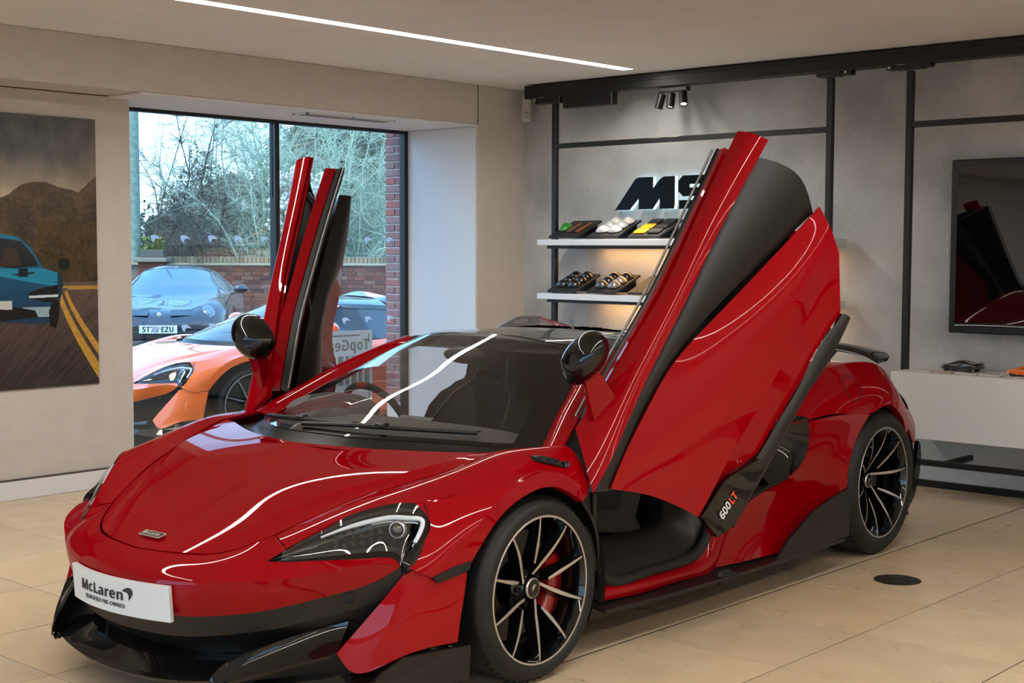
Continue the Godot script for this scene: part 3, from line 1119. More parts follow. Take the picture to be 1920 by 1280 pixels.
	tl.grid(half(surf([pts([0,.80,-3.30, .25,.80,-3.30, .46,.795,-3.29, .60,.785,-3.26, .70,.77,-3.22, .775,.745,-3.17]),
		pts([0,.60,-3.44, .3,.60,-3.43, .5,.60,-3.42, .65,.60,-3.40, .755,.63,-3.35]),
		pts([0,.50,-3.42, .3,.50,-3.41, .5,.50,-3.40, .7,.50,-3.36, .80,.53,-3.28]),
		pts([0,.42,-3.30, .3,.42,-3.30, .5,.42,-3.28, .7,.43,-3.22, .83,.50,-3.12])], 20, 20)), Vector3.FORWARD)
	obj("tail_panel", tl, SAT, car)
	var tc := MB.new()
	tc.panel(surf([pts([.755,.632,-3.35, .825,.562,-3.27, .870,.54,-3.13, .920,.545,-2.95]), pts([.77,.535,-3.37, .83,.49,-3.27, .875,.495,-3.10, .915,.52,-2.96])], 14, 4), v(1, 0, -.5), .02)
	both("tail_corner", tc, RED, car)
	var df := MB.new()
	for x in [-.745, -.4, .4, .745]:
		df.slab(PackedVector3Array([v(x,.462,-3.45), v(x,.445,-3.475), v(x,.38,-3.49), v(x,.28,-3.475), v(x,.17,-3.42), v(x,.10,-3.33), v(x,.10,-3.2), v(x,.20,-3.32), v(x,.32,-3.42)]), v(.022 * signf(x), 0, 0))
	df.box(v(0, .18, -3.2), v(1.5, .012, .6), .004, Basis(Vector3.RIGHT, .25))
	obj("diffuser", df, BLK, car)
	# rear wing
	var wn := MB.new()
	var prof := [Vector2(.0, .0), Vector2(.05, .026), Vector2(.12, .032), Vector2(.20, .022), Vector2(.27, .012), Vector2(.27, .004), Vector2(.20, .004), Vector2(.10, .0), Vector2(.04, -.010), Vector2(.0, .0)]
	var wr := []
	for i in 41:
		var t := lerpf(-1, 1, i / 40.0)
		var x := t * .655
		var e := pow(absf(t), 8.0)
		var row := PackedVector3Array()
		for p in prof:
			row.append(v(x, .955 - .035 * t * t - .03 * e + p.y * (1.0 - .6 * e), -3.16 - .10 * (1.0 - t * t) - p.x * (1.0 - .55 * pow(absf(t), 20.0))))
		wr.append(row)
	wn.grid(wr, Vector3.ZERO, true, false)
	for e in [0, 40]:
		for q in range(1, prof.size() - 2): wn.tri(wr[e][0], wr[e][q], wr[e][q + 1])
	var wing := obj("rear_wing", wn, BLK, car)
	for x in [-.33, .33]:
		var st := MB.new()
		st.slab(PackedVector3Array([v(x,.86,-3.10), v(x,.955,-3.28), v(x,.955,-3.38), v(x,.85,-3.18)]), v(.012, 0, 0))
		obj("wing_strut", st, SAT, wing)
	# undertray and wheel-house linings so that no daylight shows beneath
	var ut := MB.new()
	ut.box(v(0, .105, -1.25), v(1.62, .02, 4.0), .004)
	obj("undertray", ut, VOIDM, car)
	for z in [0.0, -2.67]:
		var ln := MB.new()
		var r := .40 if z == 0.0 else .395
		var cy := .28 if z == 0.0 else .34
		ln.lathe([Vector2(r, .20), Vector2(r, -.28), Vector2(.02, -.28)], v(.72, cy, z), Vector3.RIGHT, 36, -PI - .2, .2)
		both("wheel_house", ln, VOIDM, car)
	var fk := MB.new()
	fk.panel(surf([pts([.93,.60,-.225, .925,.50,-.315, .91,.38,-.365, .89,.25,-.39]), pts([.72,.60,-.225, .72,.50,-.315, .72,.38,-.365, .72,.25,-.39])], 10, 2), v(1, 0, 1), .012)
	both("wheel_house_rear", fk, SAT, car)

func make_wheel(front: bool, car: Node3D, at: Vector3) -> MeshInstance3D:
	# axis along +x, origin at the plane of the rim lip
	var R := .320 if front else .353
	var L := .258 if front else .271
	var wd := .235 if front else .285
	var dish := .045 if front else .085
	var ty := MB.new()
	var h := R - L
	ty.lathe([Vector2(L - .006, -.004), Vector2(L + .004, .006), Vector2(L + h * .3, .013), Vector2(L + h * .62, .010), Vector2(R - .018, -.004), Vector2(R - .008, -.014), Vector2(R - .002, -.028), Vector2(R, -.05), Vector2(R, -wd * .5), Vector2(R, -wd + .06), Vector2(R - .012, -wd + .02), Vector2(L + .02, -wd), Vector2(L - .01, -wd + .02)], Vector3.ZERO, Vector3.RIGHT, 72)
	var tyre := obj("wheel", ty, RUB, car)
	tyre.position = at
	# tread grooves: shallow blocks on the shoulder
	var gm := MB.new()
	for q in 60:
		var a := TAU * q / 60.0
		var b := Basis(Vector3.RIGHT, a)
		gm.box(b * v(-.036, R - .0015, 0), v(.034, .006, .0035), 0.0, b * Basis(Vector3.UP, .5))
	obj("tread_sipes", gm, VOIDM, tyre)
	var rim := MB.new()
	rim.lathe([Vector2(L, -.004), Vector2(L, .004), Vector2(L - .003, .006), Vector2(L - .0085, .004)], Vector3.ZERO, Vector3.RIGHT, 72)
	obj("rim_lip", rim, SILV, tyre)
	var bar := MB.new()
	bar.lathe([Vector2(L - .0085, .003), Vector2(L - .016, -.012), Vector2(L - .022, -.03), Vector2(L - .03, -.08), Vector2(L - .03, -wd + .02)], Vector3.ZERO, Vector3.RIGHT, 60)
	obj("rim_barrel", bar, BLK, tyre)
	var off := 0.0 if front else -.157
	for q in 10:
		var a := TAU * q / 10.0 + off
		var b := Basis(Vector3.RIGHT, a)
		var long := (q % 2 == 1) == front
		var r0 := .042 if long else .085
		var face := MB.new()
		var body := MB.new()
		var fl := PackedVector3Array()
		var fr := PackedVector3Array()
		var bl := PackedVector3Array()
		var br := PackedVector3Array()
		var lean := (.022 if long else -.012)
		for s in 13:
			var t := s / 12.0
			var r := lerpf(r0, L - .007, t)
			var u := (r - .04) / (L - .047)
			var x := -dish * pow(1.0 - u, 1.7) * 1.05 - .002
			if u < .25: x += .006 * (1.0 - u / .25)
			var w := lerpf(.0072, .0036, clampf((u - .45) / .5, 0, 1))
			if u < .45: w = lerpf(.0048 if long else .0015, .0072, u / .45)
			var yaw := lean * (1.0 - u) * (1.0 - u)
			fl.append(b * v(x, r, yaw - w)); fr.append(b * v(x, r, yaw + w))
			var d := lerpf(.055, .03, u)
			bl.append(b * v(x - d, r, yaw - w - .010)); br.append(b * v(x - d, r, yaw + w + .010))
		face.grid([fl, fr], b * Vector3.RIGHT)
		body.grid([fl, bl], b * Vector3(0, 0, -1))
		body.grid([fr, br], b * Vector3(0, 0, 1))
		body.grid([bl, br], b * Vector3.LEFT)
		var s := obj("spoke", body, BLK, tyre)
		s.name = "spoke"
		obj("spoke_face", face, SILV, tyre)
	var hub := MB.new()
	hub.lathe([Vector2(.074, -dish - .05), Vector2(.070, -dish - .026), Vector2(.052, -dish - .018), Vector2(.035, -dish - .012), Vector2(.032, -dish + .008)], Vector3.ZERO, Vector3.RIGHT, 30)
	obj("hub", hub, BLK, tyre)
	var ring := MB.new()
	ring.lathe([Vector2(.036, -dish + .006), Vector2(.035, -dish + .013), Vector2(.031, -dish + .013)], Vector3.ZERO, Vector3.RIGHT, 30)
	obj("hub_ring", ring, SILV, tyre)
	var cap := MB.new()
	cap.lathe([Vector2(.031, -dish + .011), Vector2(.028, -dish + .013), Vector2(0, -dish + .014)], Vector3.ZERO, Vector3.RIGHT, 24)
	obj("hub_cap", cap, BLK, tyre)
	var sw := MB.new()
	sw.slab(PackedVector3Array([v(-dish + .0142, -.012, .006), v(-dish + .0142, .004, .009), v(-dish + .0142, .014, -.002), v(-dish + .0142, .012, -.010), v(-dish + .0142, .002, -.004), v(-dish + .0142, -.004, .003)]), v(.0008, 0, 0))
	obj("hub_mark", sw, SILV, tyre)
	for q in 5:
		var a := TAU * q / 5.0 + off + .314
		var p := Basis(Vector3.RIGHT, a) * v(-dish - .010, .057, 0)
		var nm := MB.new()
		nm.lathe([Vector2(.0115, .004), Vector2(.0105, .0055), Vector2(.009, -.012), Vector2(0, -.012)], p, Vector3.RIGHT, 14)
		obj("lug_recess", nm, VOIDM, tyre)
	var disc := MB.new()
	disc.lathe([Vector2(.09, -.125), Vector2(.195, -.125), Vector2(.195, -.155)], Vector3.ZERO, Vector3.RIGHT, 48, 0, TAU, false)
	var dk := obj("brake_disc", disc, cmat(Color(.30, .28, .26), .45, .5), tyre)
	dk.set_meta("label", "drilled grey brake disc")
	var holes := MB.new()
	for q in 36:
		var a := TAU * q / 36.0
		for rr in [.125, .15, .175]:
			holes.lathe([Vector2(0, 0), Vector2(.0035, 0)], Basis(Vector3.RIGHT, a + rr * 3.0) * v(-.1245, rr, 0), Vector3.RIGHT, 6)
	obj("disc_holes", holes, VOIDM, tyre)
	var cal := MB.new()
	var cr := []
	for i in 13:
		var a := lerpf(-.62, .62, i / 12.0)
		var b := Basis(Vector3.RIGHT, -PI / 2 - .1 + a)
		var f := 1.0 - pow(absf(a) / .62, 4.0) * .35
		cr.append(PackedVector3Array([b * v(-.15, .128, 0), b * v(-.075 - .012 * (1.0 - f), .132, 0), b * v(-.068, .165, 0), b * v(-.075, .165 + .047 * f, 0), b * v(-.15, .165 + .052 * f, 0)]))
	cal.grid(cr, v(1, 0, 0))
	if not front: return tyre
	var cm := paint(Color(.62, .02, .03), .4)
	var cl := obj("brake_caliper", cal, cm, tyre)
	cl.set_meta("label", "red brake caliper")
	return tyre

func car_wheels(car: Node3D) -> void:
	for f in [true, false]:
		var z := 0.0 if f else -2.67
		var x := .938 if f else .932
		var y := .320 if f else .353
		make_wheel(f, car, v(x, y, z))
		var o := make_wheel(f, car, v(-x, y, z))
		o.rotation.y = PI

func car_doors(car: Node3D) -> void:
	for k in 2:
		make_door(car, k == 1)

func make_door(car: Node3D, mir: bool) -> void:
	var nrm := v(.904, -.043, .426).normalized()     # outward normal of the raised door
	var put := func(called: String, mb: MB, m: Material, parent: Node3D) -> MeshInstance3D:
		return obj(called, mb.mirrored() if mir else mb, m, parent)
	# lower skin: rows from its upper edge to the sill
	var up := pts([.985,.629,-.338, 1.009,.736,-.377, 1.031,.821,-.415, 1.06,.926,-.468, 1.103,1.064,-.545, 1.182,1.231,-.696, 1.264,1.391,-.853, 1.391,1.644,-1.098])
	var s1 := pts([1.050,.600,-.470, 1.080,.70,-.515, 1.11,.80,-.565, 1.15,.905,-.63, 1.20,1.05,-.72, 1.275,1.225,-.845, 1.345,1.375,-.975, 1.407,1.565,-1.139])
	var cr := pts([1.135,.503,-.669, 1.160,.59,-.708, 1.19,.70,-.76, 1.225,.82,-.828, 1.268,.955,-.905, 1.318,1.12,-.995, 1.365,1.29,-1.085, 1.421,1.47,-1.179])
	for i in s1.size(): s1[i] += nrm * .030 * sin(PI * (.15 + .7 * i / 7.0))
	for i in cr.size(): cr[i] += nrm * (.018 + .012 * sin(PI * i / 7.0))
	var bt := pts([1.137,.507,-.672, 1.160,.575,-.722, 1.205,.66,-.80, 1.246,.706,-.884, 1.285,.82,-.955, 1.331,.957,-1.039, 1.381,1.121,-1.128, 1.426,1.241,-1.213])
	var lm := MB.new()
	lm.panel(surf([up, s1, cr], 60, 18), nrm, .014)
	lm.panel(surf([cr, bt], 60, 5), nrm, .014)
	var door: MeshInstance3D = put.call("door", lm, RED, car)
	door.set_meta("label", "raised door with red outer skin")
	# upper floating blade
	var be := pts([.850,.840,-.305, .922,1.008,-.397, .984,1.165,-.480, 1.036,1.305,-.554, 1.080,1.485,-.643, 1.114,1.656,-.726, 1.176,1.922,-.857])
	var oe := pts([.975,.624,-.246, 1.000,.70,-.284, 1.046,.926,-.395, 1.094,1.128,-.494, 1.140,1.306,-.583, 1.186,1.504,-.680, 1.298,1.884,-.872])
	var mid := []
	var bn := v(.62, .18, .76).normalized()
	for i in be.size(): mid.append((be[i] + oe[i]) * .5 + bn * .026)
	var bm := MB.new()
	var bR := surf([be, mid, oe], 44, 14)
	bm.panel(bR, bn, .02)
	var bi := []
	for r in bR:
		var w := PackedVector3Array()
		for p in r: w.append(p - bn * .02)
		bi.append(w)
	bm.grid(bi, -bn)
	put.call("door_blade", bm, RED, door)
	# belt rail inside the blade
	var b0 := pts([.873,.868,-.335, .923,1.033,-.417, .969,1.178,-.495, 1.003,1.305,-.571, 1.053,1.559,-.714, 1.103,1.866,-.888])
	var b1 := pts([.835,.870,-.365, .883,1.030,-.447, .929,1.175,-.525, .963,1.302,-.601, 1.013,1.556,-.744, 1.063,1.863,-.918])
	var rm := MB.new()
	rm.panel(surf([b0, b1], 36, 3), v(.3, .3, 1), .03)
	put.call("belt_rail", rm, RED, door)
	var b2 := []
	for p in b1: b2.append(p + v(-.030, 0, -.018))
	var b1b := []
	for p in b1: b1b.append(p + v(-.001, 0, -.004))
	var gm := MB.new()
	gm.panel(surf([b1b, b2], 36, 2), v(0, .3, 1), .03)
	put.call("window_seal", gm, SAT, door)
	var gl := MB.new()
	var b3 := []
	for p in b2: b3.append(p + v(-.012, .002, .004))
	gl.tube(Array(sp(b3, 30)), .005, 6)
	put.call("seal_trim", gl, cmat(Color(.55, .56, .57), .25, .7), door)
	# bracket between blade and rail near the tip
	var bk := MB.new()
	bk.tube(Array(sp([v(1.135, 1.74, -.80), v(1.105, 1.69, -.82), v(1.075, 1.655, -.835)], 6)), .016, 8)
	put.call("blade_bracket", bk, SAT, door)
	# recessed duct panel between blade and lower skin
	var d0 := []
	for p in oe: d0.append(p - nrm * .055 + v(-.035, .0, .02))
	d0[6] = v(1.225, 1.835, -.845) - nrm * .03
	var d1 := pts([1.000,.62,-.345, 1.03,.735,-.39, 1.055,.84,-.44, 1.10,1.0,-.51, 1.15,1.15,-.60, 1.22,1.30,-.735, 1.39,1.62,-1.085])
	for i in d1.size(): d1[i] -= nrm * .03
	var dc := pts([.985,.62,-.30, 1.01,.72,-.335, 1.047,.89,-.41, 1.10,1.08,-.515, 1.16,1.27,-.625, 1.235,1.47,-.755, 1.365,1.765,-.99])
	for i in dc.size(): dc[i] -= nrm * .02
	var dm := MB.new()
	dm.panel(surf([d0, dc, d1], 40, 10), nrm, .02)
	put.call("door_duct", dm, SAT, door)
	# sill blade and carbon panel
	var so := pts([1.165,.426,-.739, 1.182,.385,-.775, 1.230,.537,-.868, 1.274,.688,-.946, 1.343,.915,-1.068, 1.407,1.10,-1.186, 1.440,1.222,-1.245])
	var si := []
	for p in sp(bt, 6): si.append(p)
	var bt2 := pts([1.180,.600,-.735, 1.246,.706,-.884, 1.285,.82,-.955, 1.331,.957,-1.039, 1.381,1.121,-1.128, 1.428,1.245,-1.213])
	var so2 := pts([1.200,.45,-.81, 1.274,.688,-.946, 1.305,.79,-1.0, 1.343,.915,-1.068, 1.407,1.10,-1.186, 1.440,1.222,-1.245])
	var sm := MB.new()
	var sR := surf([bt2, so2], 30, 4)
	for i in sR.size():
		for j in sR[i].size(): sR[i][j] += nrm * (.016 + .012 * sin(PI * i / 4.0))
	sm.panel(sR, nrm, .05)
	put.call("door_sill", sm, SAT, door)
	var cm := MB.new()
	var cR := surf([pts([1.137,.507,-.672, 1.163,.579,-.720, 1.182,.630,-.755, 1.207,.662,-.807, 1.250,.706,-.884]),
		pts([1.168,.425,-.735, 1.190,.455,-.79, 1.215,.53,-.835, 1.236,.60,-.875, 1.262,.690,-.925])], 20, 8)
	for i in cR.size():
		for j in cR[i].size(): cR[i][j] += nrm * .030
	cm.panel(cR, nrm, .045)
	var cp: MeshInstance3D = put.call("door_carbon_panel", cm, BLK, door)
	cp.set_meta("label", "gloss carbon corner panel with model number")
	if not mir:
		var ex := v(.236, .80, -.54).normalized()
		var ez := nrm
		var ey := ez.cross(ex).normalized()
		var bs := Basis(ex, ey + ex * .22, ez)
		var o := (v(1.179, .524, -.761) + nrm * .037)
		letters("600", .040, .0012, cmat(Color(.80, .80, .80), .3), Transform3D(bs, o), cp, .8, "Droid Sans", "number_lettering")
		letters("LT", .040, .0012, cmat(Color(.85, .28, .04), .35), Transform3D(bs, o + ex * .055 + nrm * .003), cp, .8, "Droid Sans", "number_lettering")
	# inner trim
	var in0 := pts([.90,.80,-.50, .924,.916,-.554, .98,1.104,-.654, 1.064,1.347,-.808, 1.147,1.575,-.962, 1.21,1.747,-1.078])
	var in2 := pts([1.02,.78,-.76, 1.047,.93,-.81, 1.053,1.06,-.812, 1.10,1.245,-.892, 1.19,1.394,-1.07, 1.24,1.60,-1.165, 1.245,1.735,-1.18])
	var ia := sp(in0, 6)
	var ic := sp(in2, 6)
	var in1 := []
	for i in 7: in1.append((ia[i] + ic[i]) * .5 - nrm * .035)
	var im := MB.new()
	im.panel(surf([in0, in1, in2], 30, 12), -nrm, .05)
	put.call("door_trim", im, SAT, door)
	var ch := MB.new()
	var c1 := []
	for p in in0: c1.append(p + nrm * .03 + v(-.01, 0, .01))
	var c0 := []
	for p in b2: c0.append(p + v(-.004, 0, -.012))
	ch.panel(surf([c0, c1], 30, 4), -nrm, .02)
	put.call("window_channel", ch, VOIDM, door)
	var im2 := MB.new()
	var fl := pts([1.205,.76,-1.03, 1.228,.882,-1.07, 1.230,1.02,-1.045, 1.28,1.232,-1.137, 1.317,1.388,-1.201, 1.345,1.523,-1.25])
	im2.panel(surf([pts([1.02,.74,-.75, 1.035,.87,-.79, 1.055,1.06,-.815, 1.10,1.245,-.892, 1.19,1.394,-1.07, 1.235,1.56,-1.16]), fl], 30, 5), v(-.3, -.4, -1), .006)
	var j1 := pts([1.246,.706,-.884, 1.285,.82,-.955, 1.331,.957,-1.039, 1.381,1.121,-1.128, 1.424,1.245,-1.21, 1.418,1.47,-1.175])
	for i in j1.size(): j1[i] -= nrm * .012
	im2.panel(surf([fl, j1], 30, 4), v(.3, -.5, -1), .006)
	put.call("door_shut_face", im2, RED, door)
	# --- mirror
	var base := [v(.893, .872, -.318), v(.925, .862, -.322), v(.985, .950, -.375), v(.945, .985, -.392)]
	var top := [v(.895, 1.020, -.290), v(.925, 1.015, -.262), v(.965, 1.070, -.268), v(.930, 1.075, -.30)]
	var sb := MB.new()
	for q in 4:
		var a0: Vector3 = base[q]
		var a1: Vector3 = base[(q + 1) % 4]
		var z0: Vector3 = top[q]
		var z1: Vector3 = top[(q + 1) % 4]
		sb.grid([PackedVector3Array([a0, a1]), PackedVector3Array([a0.lerp(z0, .5), a1.lerp(z1, .5)]), PackedVector3Array([z0, z1])], ((a0 + a1) * .5 - v(.937, .917, -.352)).normalized())
	var stalk: MeshInstance3D = put.call("mirror_stalk", sb, RED, door)
	stalk.set_meta("label", "red stalk of the door mirror")
	var cap := MB.new()
	var mc := v(.905, 1.097, -.285)
	var mz := v(.22, .10, 1.0).normalized()
	var outl := pts([.800,1.080,-.290, .818,1.032,-.283, .860,.998,-.275, .925,1.015,-.270, .978,1.065,-.275, 1.003,1.128,-.285, .985,1.178,-.292, .930,1.197,-.294, .865,1.165,-.294, .818,1.118,-.292])
	var cyc := []
	for q in 3:
		for p in outl: cyc.append(p)
	var big := sp(cyc.slice(6, 26), 76)
	var ring := PackedVector3Array()
	for j in 41: ring.append(big[16 + j] if false else sp(cyc.slice(10, 21), 40)[j])
	var MR := []
	for i in 15:
		var th := PI * .5 * i / 14.0
		var row := PackedVector3Array()
		for j in 41:
			row.append(mc + v(.008, .0, 0) * cos(th) + (ring[j] - mc) * pow(sin(th), .9) + mz * pow(cos(th), .85) * .078)
		MR.append(row)
	cap.grid(MR, Vector3.ZERO, true, false)
	var edge: PackedVector3Array = MR[14]
	var e2 := PackedVector3Array()
	var e3 := PackedVector3Array()
	for p in edge:
		e2.append(p - mz * .022 + (mc - p) * .03)
		e3.append(mc - mz * .014)
	cap.grid([edge, e2], Vector3.ZERO, true, false)
	cap.grid([e2, e3], Vector3.ZERO, true, false)
	put.call("mirror_cap", cap, BLK, door)
	var mg := MB.new()
	var g0 := PackedVector3Array()
	var g1 := PackedVector3Array()
	for p in edge:
		g0.append(mc + (p - mc) * .86 - mz * .0195)
		g1.append(mc - mz * .0195)
	mg.grid([g0, g1], -mz, true, false)
	put.call("mirror_glass", mg, cmat(Color(.75, .77, .8), .03, 1.0), door)

# ------------------------------------------------------------------ room
const CEIL := 2.71
const SLOT := .028
var strips := []
func strip_light(x: float, z0: float, z1: float, called: String, label: String) -> void:
	# diffuser at the top of a slot in the ceiling
	var w := .092
	strips.append([x, z0, z1])
	var m := MB.new()
	m.box(v(x, CEIL + SLOT + .004, (z0 + z1) * .5), v(w - .001, .008, z1 - z0 - .001), 0.0)
	var t := thing(called, label, "ceiling light", v(0, 0, 0), 0.0, "recessed linear ceiling lights")
	obj("diffuser", m, glow(Color(1.0, .96, .90), 3.0), t)
	var l := AreaLight3D.new()
	l.area_size = Vector2(w - .002, z1 - z0)
	l.area_normalize_energy = true
	l.light_color = Color(1.0, .98, .945)
	l.light_energy = STRIP * (z1 - z0)
	l.shadow_enabled = true
	l.name = "light"
	l.position = v(x, CEIL + SLOT - .002, (z0 + z1) * .5)
	l.rotation = Vector3(-PI / 2, 0, 0)
	t.add_child(l)

var STRIP := 1.5
func build_lights() -> void:
	strip_light(-1.885, -4.19, 6.8, "linear_light", "long white light strip recessed in the ceiling nearest the street window")
	strip_light(2.35, -1.9, 6.8, "linear_light", "long light strip recessed in the ceiling above the red car")
	strip_light(4.75, -3.4, 6.8, "linear_light", "long light strip recessed in the ceiling beyond the red car's open side")
	strip_light(7.1, -3.4, 6.8, "linear_light", "long light strip recessed in the ceiling at the far side of the room")

func build_room() -> void:
	# ---- floor: tiles on a bed
	var bed := MB.new()
	bed.box(v(1.98, -.0515, 1.4), v(12.1, .10, 12.3), 0.0)
	var fl := struct("floor", bed, cmat(Color(.085, .07, .06), .95))
	var tmats := []
	var base := [[.0, Color(.755, .67, .55)], [.35, Color(.778, .695, .577)], [.55, Color(.788, .704, .585)], [.75, Color(.795, .714, .595)], [1.0, Color(.808, .732, .62)]]
	var tex := noise_tex(.010, 11, base, 7, 1024)
	var scr := noise_tex(.035, 5, [[.0, Color(.32, .32, .32)], [1.0, Color(.26, .26, .26)]], 3, 256)
	for k in 4:
		var m := cmat([Color(1, 1, 1), Color(.975, .975, .98), Color(1.0, .985, .965), Color(.96, .965, .97)][k], .32)
		tri_tex(m, tex, .42)
		m.uv1_offset = Vector3(.13 * k, .37 * k, .61 * k)
		m.roughness_texture = scr
		m.roughness = 1.0
		tmats.append(m)
	var rng := RandomNumberGenerator.new()
	rng.seed = 77
	var xs := []
	for i in range(-8, 12): xs.append(.848 + .608 * i)
	var tms := {}
	for i in xs.size() - 1:
		var x0: float = xs[i] + (.0055 if absf(xs[i] - .848) < .01 else .0025)
		var x1: float = xs[i + 1] - (.0055 if absf(xs[i + 1] - .848) < .01 else .0025)
		x0 = maxf(x0, -4.03)
		if x1 - x0 < .05: continue
		for j in range(-7, 13):
			var z0 := -.74 + .6 * j + .002
			var z1 := z0 + .596
			z0 = maxf(z0, -4.69)
			if z1 - z0 < .03 or z0 > 7.4: continue
			# tiles the photograph shows nothing of are joined into one
			if x0 > 3.4 or z0 > 2.4: continue
			var key := "%.3f %.3f" % [x1 - x0, z1 - z0]
			if not tms.has(key):
				var tm := MB.new()
				tm.box(Vector3.ZERO, v(x1 - x0, .02, z1 - z0), .0008)
				tms[key] = tm.mesh()
			var o := obj("tile", tms[key], tmats[rng.randi() % 4], fl)
			o.position = v((x0 + x1) * .5, -.01, (z0 + z1) * .5)
	var rest := MB.new()
	rest.box(v(5.75, -.01, 1.4), v(4.5, .02, 12.1), .002)
	rest.box(v(-.3, -.01, 4.95), v(7.5, .02, 5.0), .002)
	obj("floor_beyond", rest, tmats[0], fl)
	# scuffs on some tiles, thin matter lying on the stone
	var scm := cmat(Color(.42, .34, .25), .7)
	var sc := MB.new()
	for q in 90:
		var c := v(rng.randf_range(.95, 2.6), .0004, rng.randf_range(-3.6, .3))
		if q % 3 == 0: c = v(rng.randf_range(-2.6, -1.2), .0004, rng.randf_range(-1.6, .8))
		var a := rng.randf_range(-.5, .9)
		for w in rng.randi_range(1, 4):
			var p := c + v(rng.randf_range(-.09, .09), 0, rng.randf_range(-.05, .05))
			var d := v(cos(a), 0, sin(a)) * rng.randf_range(.006, .028)
			var n := v(-d.z, 0, d.x).normalized() * rng.randf_range(.0006, .0016)
			sc.quad(p - d, p + n, p + d, p - n)
	var sco := obj("scuff_marks", sc, scm, fl)
	sco.set_meta("kind", "stuff")
	# ---- floor outlet
	var fo := thing("floor_outlet", "round dark metal floor socket cover set in the beige tiles", "floor socket", v(1.148, 0, -2.248))
	var d0 := MB.new()
	d0.lathe([Vector2(0, .003), Vector2(.098, .003), Vector2(.104, .0015), Vector2(.106, -.004)], Vector3.ZERO, Vector3.UP, 48, 0, TAU, false)
	obj("cover", d0, cmat(Color(.17, .15, .13), .45, .3), fo)
	for s in [-1.0, 1.0]:
		var lid := MB.new()
		lid.box(v(.028 * s, .0038, .035 * s), v(.062, .0016, .034), .0006, Basis(Vector3.UP, .2))
		obj("lid", lid, cmat(Color(.26, .24, .22), .35, .5), fo)
	# ---- ceiling with slots closed by the lights
	var cm := cmat(Color(.89, .885, .88), .9)
	var ce := MB.new()
	var edge := [-4.30]
	for q in strips: edge.append(q[0] - .046); edge.append(q[0] + .046)
	edge.append(8.3)
	for i in range(0, edge.size(), 2): ce.box(v((edge[i] + edge[i + 1]) * .5, CEIL + .05, 1.4), v(edge[i + 1] - edge[i], .10, 12.5), 0.0)
	for q in strips:
		ce.box(v(q[0], CEIL + .05, (-4.85 + q[1]) * .5), v(.092, .10, q[1] + 4.85), 0.0)
		ce.box(v(q[0], CEIL + .05, (7.65 + q[2]) * .5), v(.092, .10, 7.65 - q[2]), 0.0)
	ce.box(v(2.0, CEIL + .13, 1.4), v(12.6, .06, 12.5), 0.0)
	struct("ceiling", ce, tri_tex(cm, noise_tex(.02, 3, [[0., Color(.97, .97, .97)], [1., Color(1, 1, 1)]], 3, 256), .5))
	# ---- walls
	var beige := tri_tex(cmat(Color(.78, .755, .725), .85), noise_tex(.03, 4, [[0., Color(.96, .96, .96)], [1., Color(1, 1, 1)]], 4, 256), .8)
	var white := cmat(Color(.86, .86, .86), .7)
	var wl := MB.new()
	wl.box(v(-3.85, 1.205, 3.02), v(.44, 2.41, 8.82), .004)
	struct("wall_left", wl, beige)
	var wc := MB.new()
	wc.box(v(-3.67, 1.355, -4.50), v(.78, 2.71, .67), .004)
	struct("wall_corner", wc, beige)
	var rv := MB.new()                                       # white lining of the window reveal
	rv.box(v(-3.67, 1.2, -4.16), v(.765, 2.40, .012), .002)
	rv.box(v(-3.66, 2.408, -2.7), v(.76, .012, 2.92), .002)
	struct("trim_1", rv, white)
	var bh := MB.new()
	bh.box(v(-3.67, 2.5625, 1.63), v(.78, .295, 11.62), .004)
	struct("trim_2", bh, beige)
	var bb := MB.new()
	bb.box(v(-3.625, .056, 3.02), v(.022, .112, 8.82), .003)
	struct("baseboard_left", bb, white)
	var gr := MB.new()
	gr.box(v(-3.622, .118, 3.02), v(.014, .010, 8.82), 0.0)
	struct("baseboard_groove", gr, cmat(Color(.30, .28, .26), .7))
	var conc := cmat(Color(1, 1, 1), .72)
	tri_tex(conc, noise_tex(.0045, 21, [[.0, Color(.58, .585, .58)], [.35, Color(.675, .68, .675)], [.5, Color(.705, .71, .705)], [.65, Color(.73, .733, .727)], [1.0, Color(.80, .80, .79)]], 6, 1024, FastNoiseLite.TYPE_SIMPLEX_SMOOTH, 60.0), .30)
	var wb := MB.new()
	wb.box(v(1.98, 1.355, -4.80), v(12.5, 2.71, .20), 0.0)
	struct("wall_back", wb, conc)
	var wr := MB.new()
	wr.box(v(8.1, 1.355, 1.4), v(.2, 2.71, 12.5), 0.0)
	struct("wall_right", wr, beige)
	# glazed shop front behind the camera
	var wf := MB.new()
	wf.box(v(1.98, 2.5, 7.5), v(12.4, .42, .2), 0.0)
	wf.box(v(1.98, .15, 7.5), v(12.4, .30, .2), 0.0)
	for x in [-3.9, -1.0, 2.0, 5.0, 7.95]: wf.box(v(x, 1.3, 7.5), v(.22, 2.2, .2), 0.0)
	struct("wall_front", wf, beige)
	var fg := MB.new()
	fg.box(v(1.98, 1.3, 7.5), v(11.8, 2.0, .012), 0.0)
	var w2 := struct("window_2", fg, pane(Color(.8, .85, .85), .06))
	w2.set_meta("kind", "structure")
	# ---- street window
	var frm := cmat(Color(.03, .032, .034), .4)
	var wf1 := MB.new()
	wf1.box(v(-4.05, 2.392, -2.75), v(.06, .026, 2.86), .003)
	wf1.box(v(-4.05, .03, -2.75), v(.06, .06, 2.86), .003)
	wf1.box(v(-4.05, 1.2, -4.142), v(.06, 2.40, .052), .003)
	wf1.box(v(-4.05, 1.2, -2.855), v(.07, 2.40, .040), .003)
	wf1.box(v(-4.05, 1.2, -1.36), v(.06, 2.40, .05), .003)
	var win := struct("window_1", wf1, frm)
	var gm := pane(Color(.25, .32, .32), .035)
